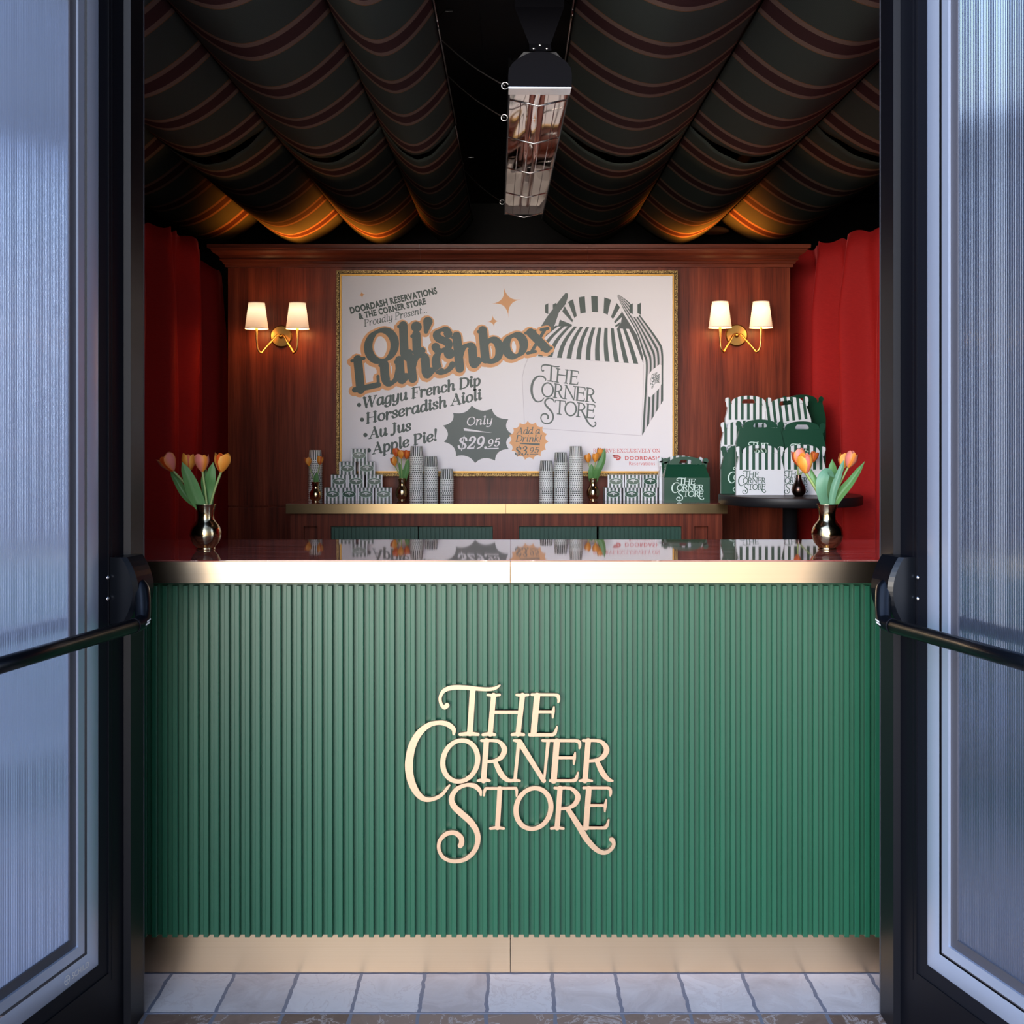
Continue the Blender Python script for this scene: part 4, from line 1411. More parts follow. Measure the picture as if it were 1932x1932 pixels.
# ------------------------------------------------------------------ curtains
def curtain(label, path, top, phase, amp=1.0):
    cp = curve(path, 40)
    mb = MB()
    nU, nV = len(cp) - 1, 26
    lens = [0]
    for i in range(1, len(cp)):
        lens.append(lens[-1] + math.hypot(cp[i][0] - cp[i - 1][0], cp[i][1] - cp[i - 1][1]))
    T = lens[-1]
    ox, oy = cp[0]
    def fn(u, v):
        i = min(int(round(u * nU)), nU)
        x, y = cp[i]
        a, b = cp[max(i - 1, 0)], cp[min(i + 1, nU)]
        d = math.hypot(b[0] - a[0], b[1] - a[1])
        nx, ny = -(b[1] - a[1]) / d, (b[0] - a[0]) / d
        l = lens[i]
        wav = amp * .048 * sin(l * 2 * pi / .27 + phase + .8 * sin(v * 2.3)) + amp * .020 * sin(l * 2 * pi / .125 + 1.3 + 2.2 * v + phase) + .014 * sin(l * 2 * pi / .5 + v * 3)
        pin = .45 + .55 * min(1, (1 - v) * 6 + .1)
        zt = top(l) + .008 * sin(l * 60)
        return (x - ox + nx * wav * pin, y - oy + ny * wav * pin, .02 + (zt - .02) * v)
    mb.grid(fn, nU, nV)
    # back layer gives the cloth its thickness and a turned hem
    o = obj('curtain', mb, M['curtain'], loc=(ox, oy, 0))
    sol = o.modifiers.new('thickness', 'SOLIDIFY')
    sol.thickness = 0.003
    setp(o, label, 'curtain', 'red side curtains')
    return o
curtain('dark red curtain hanging in shade left of the panelled wall', [(-1.45, 5.75), (-1.50, 5.45), (-1.60, 5.0), (-1.78, 4.4), (-2.0, 3.6)], lambda l: 2.31 - max(0, .14 * (1 - l / .38)), 0.4)
curtain('bright red curtain hanging in daylight right of the panelled wall', [(1.41, 5.9), (1.52, 5.5), (1.64, 5.12), (1.82, 4.5), (2.05, 3.6)], lambda l: 2.297 + .01 * l, 2.0, 1.45)

# ------------------------------------------------------------------ striped canopy
HS = 1.30
KS = HS / 1.12
H0 = CZ + HS
XS_L = [-.21 * KS, -.485 * KS, -.90 * KS, -1.36 * KS, -1.84 * KS]
XS_R = [.166 * KS, .655 * KS, 1.12 * KS, 1.64 * KS]
names_L = ['first', 'second', 'third', 'fourth']
def swag(x0, x1, y0, y1, gap0, gap1, label, group, sagk=.135):
    wdt = abs(x1 - x0)
    sag = sagk if wdt < .35 else sagk + .015
    x0, x1 = x0 + (x1 - x0) * .006, x1 - (x1 - x0) * .006
    cx, cy = (x0 + x1) / 2, (y0 + y1) / 2
    mb = MB()
    def fn(u, v):
        sh = sin(pi * u)
        a = y0 + gap0 * sh + .006 * sin(u * 31 + x0 * 9) * (gap0 > 0)
        b = y1 - gap1 * sh + .006 * sin(u * 27 + x0 * 5) * (gap1 > 0)
        Y = a + (b - a) * v
        k = abs(2 * u - 1)
        z = -sag * (1 - k ** 1.75) - .004 * sin(v * 9 + x0 * 4) * sh
        return (x0 + (x1 - x0) * u - cx, Y - cy, z)
    mb.grid(fn, 36, 40)
    o = obj('fabric_swag', mb, M['canopy'], loc=(cx, cy, H0))
    sol = o.modifiers.new('thickness', 'SOLIDIFY')
    sol.thickness = .002
    sol.offset = 1
    return setp(o, label, 'canopy', group)
ords = ['next to the heater', 'second from the heater', 'third from the heater', 'fourth from the heater']
for side, XS, away in (('left', XS_L, 'dark curtain'), ('right', XS_R, 'bright red curtain')):
    for i in range(len(XS) - 1):
        swag(XS[i], XS[i + 1], 2.96, 4.975, 0, .052, f'striped ceiling swag nearer the doors, {side} side, {ords[i]}', 'striped ceiling swags nearer the doors')
        swag(XS[i], XS[i + 1], 4.985, 7.25, .052, 0, f'striped ceiling swag over the back bar, {side} side, {ords[i]}', 'striped ceiling swags over the back bar')
# suspension cables along the swag edges
for x, lab in ((-.2385, 'steel canopy cable left of the heater'), (.1875, 'steel canopy cable right of the heater')):
    t_ = thing('canopy_cable', lab, 'cable', (x, 2.95, H0), group='canopy cables')
    mb = MB(); mb.tube([(0, 0, .002), (0, 2.02, .002)], .0025, 8); mb.tube([(-.004, 2.05, .002), (-.004, 4.25, .002)], .0022, 8)
    obj('wire', mb, M['cable'], t_)
    sgn = 1 if x < 0 else -1
    for yy in ((.74, 2.72) if x < 0 else (.64,)):
        mb = MB()
        mb.cyl((0, yy, .002), (sgn * .028, yy, .03), .0014, 8)
        mb.cyl((sgn * .028, yy, .03), (sgn * .050, yy, .03), .0062, 14)
        obj('standoff', mb, M['steel'], t_)
        mb = MB(); mb.tube([(0, yy + .01, -.001), (.002, yy + .05, -.006), (0, yy + .09, 0)], .0022, 8)
        obj('turnbuckle', mb, M['steel'], t_)

# ------------------------------------------------------------------ infrared heater
hc = Vector((.0645, 4.19, CZ + .95))
ht = thing('ceiling_heater', 'long infrared heater with mirror trough hung between the striped swags', 'heater', tuple(hc), rotz=.0135)
hw, hl, dp = .082, .96, .085
mb = MB()
tr_ = []
N = 14
for k in range(N + 1):
    tt = k / N * 2 - 1
    tr_.append((hw * tt, dp * (1 - tt * tt)))
out = [(-hw - .004, 0), (-hw - .004, .05), (-hw * .55, dp + .012), (hw * .55, dp + .012), (hw + .004, .05), (hw + .004, 0)]
vs = [(x, -hl, z) for x, z in out] + [(x, hl, z) for x, z in out]
n = len(out)
mb.add(vs, [(i, i + 1, i + 1 + n, i + n) for i in range(n - 1)])
for y in (-hl, hl):
    ln = [(x, y, z) for x, z in tr_]
    mb.poly([(-hw - .004, y, 0), (-hw - .004, y, .05), (-hw * .55, y, dp + .012), (hw * .55, y, dp + .012), (hw + .004, y, .05), (hw + .004, y, 0)])
mb.box(-hw - .004, -hw, -hl, hl, 0, .004); mb.box(hw, hw + .004, -hl, hl, 0, .004)
obj('housing', mb, M['table_black'], ht)
mb = MB()
def rf(u, v):
    tt = u * 2 - 1
    return (hw * tt, -hl + .002 + 2 * (hl - .002) * v, dp * (1 - abs(tt) ** 2.2) + .0015 * sin(v * 22 + u * 5))
mb.grid(rf, 20, 40)
ins = []
obj('reflector', mb, mat('mirror_reflector', (0.86, 0.80, 0.76), 0.05, 1.0), ht)
m_end = mat('dull_end_plate', (0.30, 0.27, 0.25), 0.45, 1.0)
for y, y2 in ((-hl + .001, -hl + .05), (hl - .001, hl - .05)):
    mb = MB()
    mb.add([(-hw, y, .001), (hw, y, .001), (hw * .9, y2, .03), (-hw * .9, y2, .03)], [(0, 1, 2, 3)])
    mb.add([(-hw * .9, y2, .03), (hw * .9, y2, .03), (hw * .5, y2 + .0, dp), (-hw * .5, y2, dp)], [(0, 1, 2, 3)])
    obj('mirror_end_plate', mb, m_end, ht)
for x in (-.016, .016):
    mb = MB(); mb.tube([(x, -hl + .04, .032), (x, hl - .04, .032)], .0075, 12)
    obj('heating_tube', mb, mat('quartz_tube', (0.55, 0.22, 0.16), 0.08, 0.6), ht)
mb = MB()
for y in [-hl + .13 + k * (2 * hl - .16) / 4 for k in range(5)]:
    mb.tube([(-hw, y, .002), (0, y - .012, -.020), (hw, y, .002)], .0030, 6)
for x, z in ((-.05, -.006), (-.018, -.014), (.018, -.014), (.05, -.006)):
    mb.tube([(x, -hl + .13, z), (x, hl - .03, z)], .0013, 6)
obj('wire_guard', mb, M['steel'], ht)
mb = MB()
cap_o = [(-hw - .006, -.002)] + [((hw + .006) * -cos(a) * (1 - .34 * sin(a) ** 2), .030 + .060 * sin(a) ** .8) for a in [pi * k / 16 for k in range(17)]] + [(hw + .006, -.002)]
f0 = [(x, -hl - .002 - (z + .002) * .35, z) for x, z in cap_o]
f1 = [(x, -hl + .03, z) for x, z in cap_o]
nn_ = len(cap_o)
mb.add(f0 + f1, [tuple(range(nn_))] + [(i, (i + 1) % nn_, nn_ + (i + 1) % nn_, nn_ + i) for i in range(nn_)])
obj('end_cap', mb, M['matte_black'], ht)
mb = MB(); mb.box(-hw - .005, hw + .005, -hl - .003, -hl + .062, -.004, -.001)
obj('polished_lip', mb, M['steel'], ht)
mb = MB()
mb.add([(-.03, -hl - .04, .088), (.03, -hl - .04, .088), (.03, -hl + .0, .12), (.07, -hl + .05, .24), (.07, -hl + .05, .66), (-.07, -hl + .05, .66), (-.07, -hl + .05, .24), (-.03, -hl, .12)], [(0, 1, 2, 7), (7, 2, 3, 6), (6, 3, 4, 5)])
bk = obj('mounting_bracket', mb, M['matte_black'], ht)
mb = MB(); mb.box(-.07, .07, hl - .1, hl - .09, dp + .01, .66)
obj('mounting_bracket', mb, M['table_black'], ht)
for x, z in ((0, .112), (-.018, .097), (.018, .097)):
    mb = MB(); mb.lathe([(0, .004), (.004, .003), (.005, 0)], 12, 0, (x, -hl - .038 + (z - .088) * 1.2, z), True, (0, -1, -.6))
    obj('bolt', mb, M['steel'], bk)
# safety wires from the heater to the left canopy cable
hz = hc.z
for (p0, p1, ny) in (((846, 189), (954, 175), 3.32), ((848, 235), (954, 228), 3.66), ((900, 398), (953, 391), 5.02)):
    h_ = (HY - p1[1]) / F
    a = Vector((-.2385, ny * KS + .03, H0 + .002))
    b = Vector((hc.x - hw - .014 - (ny - 4.19) * .0135, ny, hz + .03))
    t_ = thing('safety_wire', f'thin steel stay wire from the heater to the canopy cable, {"nearest the doors" if ny < 3.5 else "second from the doors" if ny < 4 else "at its far end"}', 'wire', tuple(b), group='heater stay wires')
    mb = MB()
    d = a - b
    mb.tube([Vector((0, 0, 0)) + d * k / 8 - Vector((0, 0, .012 * sin(pi * k / 8))) for k in range(9)], .0018, 8)
    obj('wire', mb, M['cable'], t_)
    mb = MB()
    ring = [(.0 + .010 * cos(q * pi / 6), 0, .010 * sin(q * pi / 6)) for q in range(13)]
    mb.tube(ring, .0016, 6, cap=False)
    obj('ring', mb, M['steel'], t_)

# dish added in place of an amber light reflection above the wall
pl = thing('reflection_dish', 'small amber dish in place of a light reflection above the wall top', 'reflection stand-in', tuple(at(1348, 437, 7.5)))
mb = MB(); mb.lathe([(.004, .03), (.05, .028), (.085, .018), (.10, 0), (.06, -.012), (0, -.014)], 28)
obj('lamp_shade', mb, mat('copper_dish', (0.6, 0.22, 0.08), 0.45), pl)  # dish body that takes the reflection's place, no lamp inside
mb = MB(); mb.cyl((0, 0, .02), (0, 0, 3.02 - at(1348, 437, 7.5).z), .008, 10)
obj('stem', mb, M['black'], pl)

# ------------------------------------------------------------------ vases and tulips
def vase(loc, h, label, prof=None, scale_r=1.0, group='brass bud vases', m=None):
    r = h / .126 * scale_r
    pr = prof or [(0, .0), (.024, .0), (.026, .003), (.0255, .006), (.036, .018), (.0425, .036), (.043, .048), (.039, .062), (.031, .073), (.0245, .082), (.0228, .092), (.0235, .104), (.0265, .118), (.0292, .126), (.0280, .126), (.0250, .117), (.0218, .104), (.021, .09), (.0, .085)]
    k = h / .126
    mb = MB(); mb.lathe([(a * r, b * k) for a, b in curve(pr, 3)], 40)
    o = obj('bud_vase', mb, m or M['vase'], loc=loc)
    return setp(o, label, 'vase', group)

def tulip(base, head, size, label, group, outer='petal_pink', inner='petal_in', openness=.15, lean=None, hi=True, bend=.2):
    """base: point in the vase mouth, head: foot of the blossom, size: blossom height"""
    base, head = Vector(base), Vector(head)
    root = thing('tulip', label, 'flower', tuple(base), group=group)
    d = head - base
    ax = (Vector(lean) if lean else d + Vector((0, 0, d.length * .8))).normalized()
    low = Vector((0, 0, -.045))
    st = curve([low, Vector((0, 0, 0)), d * .35 + Vector((d.x * -.06, 0, d.length * bend * .12)), d * .72 + Vector((-d.x * .03, 0, d.length * bend * .08)), d], 6)
    mb = MB(); mb.tube(st, [.0034 * size / .055] * len(st), 8)
    obj('stem', mb, M['stem'], root)
    q = ax.to_track_quat('Z', 'Y')
    R = size * .40
    nu, nv = (8, 9) if hi else (5, 6)
    for k in range(6):
        out = k % 2 == 0
        a0 = k * pi / 3 + .35 + random.uniform(-.1, .1)
        op = openness * (1.0 if out else .6) + random.uniform(-.03, .03)
        hh = size * (1.0 if out else .94) * random.uniform(.95, 1.05)
        rr = R * (1.0 if out else .86)
        mb = MB()
        def fn(u, v):
            w = sqrt(max(0.02, 1 - abs(2 * (v * .93 + .05) - 1.06) ** 2.6))
            if v > .9: w *= (1 - (v - .9) / .1 * .45)
            a = a0 + (u - .5) * 1.62 * w * (1.12 if out else 1.0)
            r = rr * (.16 + .84 * sin(pi * min(v * .62 + .0, .5)) ** .75) * (1 - .26 * max(0, v - .55) / .45) + rr * op * v ** 2
            r *= 1 + .05 * (u - .5) ** 2 * 4
            return d + q @ Vector((r * cos(a), r * sin(a), hh * (v - .03 * ((u - .5) * 2) ** 2 * v)))
        mb.grid(fn, nu, nv, uv=True)
        obj('petal', mb, M[outer] if out else M[inner], root)
    return root

def leaf(parent, pts, width, m='leaf', fold=.35, face=(0, -1, 0), twist=0.0):
    """a blade along pts (relative to the tulip base), widest in the middle"""
    cp = [Vector(p) for p in curve([tuple(p) for p in pts], 8)]
    n = len(cp) - 1
    f0 = Vector(face).normalized()
    mb = MB()
    def fn(u, v):
        i = min(int(round(v * n)), n)
        tg = (cp[min(i + 1, n)] - cp[max(i - 1, 0)]).normalized()
        sd = tg.cross(f0).normalized()
        if twist:
            sd = (Matrix.Rotation(twist * v, 3, tg) @ sd)
        up = sd.cross(tg)
        w = width * (sin(pi * (v * .80 + .17)) ** .8 if v < .98 else .10) * (1 if v < .85 else 1 - (v - .85) / .15 * .9)
        x = (u - .5) * w
        return cp[i] + sd * x - up * abs(x) * fold
    mb.grid(fn, 6, n, uv=True)
    return obj('leaf', mb, M[m], parent)

YV = 3.251
def V(px, py, dy=0.0): return at(px, py, YV + dy)
vl = vase((at(388, 1036, YV).x, YV, ZC), .1255, 'brass bud vase on the bar counter by the dark curtain')
vr = vase((at(1561, 1037, YV).x, YV, ZC), .1255, 'brass bud vase on the bar counter by the bright red curtain')
rel = lambda root, p: Vector(p) - root.location
gl_, gr_ = 'tulips in the vase by the dark curtain', 'tulips in the vase by the bright red curtain'
def mouth(v, dx, dy): return v.location + Vector((dx, dy, .122))
a = tulip(mouth(vl, -.012, -.006), V(327, 889), .054, 'wide open pink and orange tulip, leftmost in the vase by the dark curtain', gl_, 'petal_pink', 'petal_in', .36, (-.42, -.25, .85))
b = tulip(mouth(vl, -.004, .012), V(356, 890, .03), .050, 'half hidden orange tulip, second from the left in the vase by the dark curtain', gl_, 'petal_orange', 'petal_red', .05, (-.05, .1, 1))
c = tulip(mouth(vl, .004, -.004), V(382, 890), .050, 'pink tulip with orange streaks, third from the left in the vase by the dark curtain', gl_, 'petal_pink', 'petal_orange', .18, (-.02, -.1, 1))
d = tulip(mouth(vl, .014, .0), V(417, 891), .055, 'yellow orange tulip, rightmost in the vase by the dark curtain', gl_, 'petal_orange', 'petal_in', .22, (.12, -.12, 1))
leaf(a, [rel(a, mouth(vl, -.006, -.012)) - Vector((0, 0, .012)), rel(a, V(368, 935, -.02)), rel(a, V(357, 905, -.03)), rel(a, V(343, 871, -.035))], .040, 'leaf', .25, (.15, -1, .1))
leaf(b, [rel(b, mouth(vl, -.009, .0)) - Vector((0, 0, .012)), rel(b, V(352, 936)), rel(b, V(334, 908)), rel(b, V(321, 888, .01))], .022, 'leaf', .5, (.4, -1, 0))
leaf(c, [rel(c, mouth(vl, .004, .010)) - Vector((0, 0, .012)), rel(c, V(393, 925, .01)), rel(c, V(397, 900, .0)), rel(c, V(402, 872, .0))], .034, 'leaf', .2, (-.2, -1, 0), .3)
leaf(c, [rel(c, mouth(vl, .004, .012)) - Vector((0, 0, .012)), rel(c, V(387, 930, .02)), rel(c, V(384, 905, .02)), rel(c, V(390, 884, .02))], .018, 'leaf', .3)

a = tulip(mouth(vr, -.012, -.006), V(1521, 893, -.01), .057, 'large orange tulip with pink rim, left front of the vase by the bright red curtain', gr_, 'petal_orange', 'petal_pink', .04, (-.16, -.22, 1))
b = tulip(mouth(vr, -.010, .010), V(1513, 883, .03), .053, 'pink tulip hidden behind the large orange one, vase by the bright red curtain', gr_, 'petal_pink', 'petal_red', .05, (-.25, .1, 1))
c = tulip(mouth(vr, .012, -.002), V(1600, 882), .046, 'pale pink tulip, rightmost in the vase by the bright red curtain', gr_, 'petal_pink', 'petal_orange', .0, (.32, -.15, 1))
d = tulip(mouth(vr, .010, .012), V(1591, 885, .03), .046, 'orange tulip behind the pale pink one, vase by the bright red curtain', gr_, 'petal_orange', 'petal_red', .05, (.15, .1, 1))
leaf(a, [rel(a, mouth(vr, -.008, -.008)) - Vector((0, 0, .012)), rel(a, V(1548, 925, -.01)), rel(a, V(1536, 900, -.01)), rel(a, V(1530, 884, 0))], .020, 'leaf', .5, (.3, -1, 0))
leaf(a, [rel(a, mouth(vr, -.002, -.008)) - Vector((0, 0, .012)), rel(a, V(1551, 930, -.03)), rel(a, V(1552, 905, -.035)), rel(a, V(1562, 890, -.03)), rel(a, V(1576, 902, -.02))], .032, 'leaf_blue', .15, (-.1, -1, .4))
leaf(b, [rel(b, mouth(vr, .002, .010)) - Vector((0, 0, .012)), rel(b, V(1570, 920, .01)), rel(b, V(1572, 895, .02)), rel(b, V(1570, 866, .03))], .036, 'leaf', .2, (.1, -1, 0))
leaf(c, [rel(c, mouth(vr, .006, -.010)) - Vector((0, 0, .012)), rel(c, V(1573, 925, -.02)), rel(c, V(1583, 895, -.02)), rel(c, V(1593, 866, -.02))], .020, 'leaf_blue', .35, (-.3, -1, 0))
leaf(d, [rel(d, mouth(vr, .008, .0)) - Vector((0, 0, .012)), rel(d, V(1585, 932)), rel(d, V(1605, 908)), rel(d, V(1632, 870))], .026, 'leaf', .45, (-.3, -1, .2))

# small vases on the back bar
YB = 5.33
def small_vase(px, hpx, label, Yv=YB, zb=ZB, sr=.86):
    p = at(px, 940, Yv)
    return vase((p.x, Yv, zb), hpx / F * Yv, label, scale_r=sr)
va = small_vase(595.5, 37, 'small brass bud vase at the left end of the back bar', 5.22, sr=.93)
vb = small_vase(758.6, 41, 'small brass bud vase between the carton pyramid and the cup stacks')
vc = small_vase(1119, 41, 'small brass bud vase between the tallest right cup stack and the low carton rows')
def tul_small(v, heads, gname, labels, size=.043):
    res = []
    Yv = v.location.y
    zt = v.dimensions.z if False else max(p.co.z for p in v.data.vertices)
    for i, ((px, py, dy, col, inn), lb) in enumerate(zip(heads, labels)):
        dx = (px - (v.location.x / Yv * F + CX)) * .00035
        base = v.location + Vector((dx, dy * .2, zt - .006))
        hd = at(px, py, Yv + dy)
        res.append(tulip(base, hd, size, lb, gname, col, inn, .02, None, False))
    return res
r_ = tul_small(va, [(583, 879, 0, 'petal_orange', 'petal_red'), (603, 877, 0, 'petal_orange', 'petal_red')], 'tulips at the left end of the back bar',
               ['orange tulip leaning left in the vase at the left end of the back bar', 'orange tulip leaning right in the vase at the left end of the back bar'], .040)
leaf(r_[1], [(0, 0, -.02), rel(r_[1], at(596, 905, 5.21)), rel(r_[1], at(598, 891, 5.21))], .024)
r_ = tul_small(vb, [(745, 879, -.01, 'petal_orange', 'petal_red'), (748, 862, .02, 'petal_red', 'petal_red'), (757, 866, -.02, 'petal_orange', 'petal_red'), (767, 866, .0, 'petal_red', 'petal_red')], 'tulips by the carton pyramid',
               ['orange tulip hanging lowest in the vase by the carton pyramid', 'red orange tulip at the upper left of the vase by the carton pyramid', 'orange tulip in the middle front of the vase by the carton pyramid', 'red orange tulip nearest the cup stack in the vase by the carton pyramid'], .042)
leaf(r_[3], [(0, 0, -.02), rel(r_[3], at(764, 895, YB - .01)), rel(r_[3], at(768, 880, YB - .01)), rel(r_[3], at(770, 866, YB - .01))], .030)
leaf(r_[0], [(0, 0, -.02), rel(r_[0], at(757, 893, YB - .01)), rel(r_[0], at(753, 872, YB - .01))], .020)
r_ = tul_small(vc, [(1110, 873, 0, 'petal_orange', 'petal_orange'), (1123, 872, -.01, 'petal_orange', 'petal_orange'), (1131, 862, .03, 'petal_orange', 'petal_red')], 'tulips by the right cup stacks',
               ['orange tulip nearest the tall cup stack in the vase below the red poster text', 'orange tulip in the middle of the vase below the red poster text', 'orange tulip hidden behind the leaf in the vase below the red poster text'], .042)
leaf(r_[2], [(0, 0, -.02), rel(r_[2], at(1128, 888, YB - .03)), rel(r_[2], at(1137, 868, YB - .03)), rel(r_[2], at(1141, 845, YB - .03))], .032, 'leaf', .3)
leaf(r_[0], [(0, 0, -.02), rel(r_[0], at(1116, 893, YB - .02)), rel(r_[0], at(1116, 875, YB - .02))], .030)

# ------------------------------------------------------------------ small striped cartons
CW, CH, CD = .0745, .0585, .070
lab_m = MB()
def oval(mb, rx, rz, y, n=36, mi=0):
    mb.poly([(rx * cos(2 * pi * k / n), y, CH / 2 + rz * sin(2 * pi * k / n)) for k in range(n)][::-1], mi)
oval(lab_m, .0305, .0155, -.0006, mi=1)
oval(lab_m, .0292, .0142, -.0009, mi=0)
mk_m = MB()
def lb(x0, x1, z0, z1):
    mk_m.quad((x0, -.0013, CH / 2 + z0), (x1, -.0013, CH / 2 + z0), (x1, -.0013, CH / 2 + z1), (x0, -.0013, CH / 2 + z1))
x = -.0085
for w in (.003, .0025, .0035, .003, .0022):
    lb(x, x + w, .0055, .0085); x += w + .0007
x = -.0165
for w in (.0035, .0028, .004, .003, .0035, .003, .0028, .0035, .003):
    lb(x, x + w, .0015, .0042); x += w + .0006
mk_m.poly([(-.003, -.0013, CH / 2 - .001), (.004, -.0013, CH / 2 - .001), (.004, -.0013, CH / 2 - .004), (.001, -.0013, CH / 2 - .0055), (-.001, -.0013, CH / 2 - .003)][::-1])
body_m = MB(); 
body_m.box(-CW / 2, CW / 2, 0, CD, 0, CH, 0)
body_m.m = [1, 1, 0, 0, 2, 2]
me_body = mesh_of('carton_body', body_m, [M['carton_stripe'], M['carton_side'], M['carton_green']])
me_lab = mesh_of('oval_label', lab_m, [M['carton_green'], M['pale_print']])
me_mk = mesh_of('label_print', mk_m, M['white_print'])
def carton(px, z, rot, label, group, Yc=5.29):
    c = at(px, 940, Yc)
    root = thing('small_carton', label, 'carton', (c.x, Yc, z), rot, group)
    obj('carton_body', me_body, None, root)
    l_ = obj('oval_label', me_lab, None, root)
    obj('label_print', me_mk, None, l_)
    return root
gp, gq = 'pyramid of small striped cartons', 'low stack of small striped cartons'
e = .0004
rows = [
    (0, [(627.5, .03, 'leftmost carton of the bottom row of the pyramid'), (658.5, -.03, 'second carton from the left in the bottom row of the pyramid'), (690, .02, 'third carton from the left in the bottom row of the pyramid'), (723.5, .10, 'rightmost carton of the bottom row of the pyramid, by the vase')]),
    (1, [(640, .06, 'left carton of the three carton row of the pyramid'), (671.5, .04, 'middle carton of the three carton row of the pyramid'), (706, .10, 'right carton of the three carton row of the pyramid')]),
    (2, [(655.5, .05, 'left carton of the two carton row of the pyramid'), (692, .14, 'right carton of the two carton row of the pyramid')]),
    (3, [(677.5, .09, 'top carton of the pyramid')]),
]
for lv, its in rows:
    for px, rt, lb_ in its:
        carton(px, ZB + lv * (CH + e), rt, 'striped carton, ' + lb_, gp)
for px, lv, rt, lb_ in ((1157, 0, .04, 'bottom left, beside the small vase'), (1191.5, 0, .02, 'bottom middle'), (1224.5, 0, .0, 'bottom right, beside the green lunchbox'),
                        (1162, 1, -.17, 'top left, turned to the side'), (1194.5, 1, -.10, 'top middle, turned a little'), (1227, 1, .05, 'top right, beside the green lunchbox')):
    carton(px, ZB + lv * (CH + e), rt, 'striped carton of the low two row stack, ' + lb_, gq)

# ------------------------------------------------------------------ paper cups in nested stacks
mb = MB()
ch_ = .050
mb.lathe([(.0312, .0012), (.0270, ch_ - .001), (.0262, ch_), (0, ch_ - .001)], 40)
mb.sm = [True] * len(mb.sm)
lip = [(.0318 + .0008 * cos(a), .0010 + .0008 * sin(a)) for a in [2 * pi * k / 8 for k in range(9)]]
mb.lathe(lip, 40, 1)
me_cup = mesh_of('paper_cup', mb, [M['cup'], M['cup_lip']])
pitch = .0094
def stack(px, n, Yc, where, gname):
    c = at(px, 940, Yc)
    for k in range(n):
        o = bpy.data.objects.new('paper_cup', me_cup)
        COL.objects.link(o)
        o.location = (c.x + random.uniform(-.0004, .0004), Yc, ZB + k * pitch)
        o.rotation_euler = (0, 0, random.uniform(0, 6))
        top = k == n - 1
        setp(o, (f'top paper cup of {where}' if top else f'striped paper cup nested in {where}'), 'cup', gname)
stack(595, 20, 5.345, 'the cup stack behind the left end tulips', 'cups in the stack behind the left end tulips')
stack(786, 22, 5.30, 'the tallest stack right of the carton pyramid', 'cups in the tallest stack by the pyramid')
stack(813.5, 17, 5.30, 'the middle stack right of the carton pyramid', 'cups in the middle stack by the pyramid')
stack(843, 11, 5.30, 'the shortest stack right of the carton pyramid', 'cups in the shortest stack by the pyramid')
stack(1030.5, 15, 5.28, 'the shortest stack below the orange price burst', 'cups in the shortest stack below the orange burst')
stack(1058, 19, 5.28, 'the middle stack below the orange price burst', 'cups in the middle stack below the orange burst')
stack(1086.5, 22, 5.28, 'the tallest stack below the orange price burst', 'cups in the tallest stack below the orange burst')

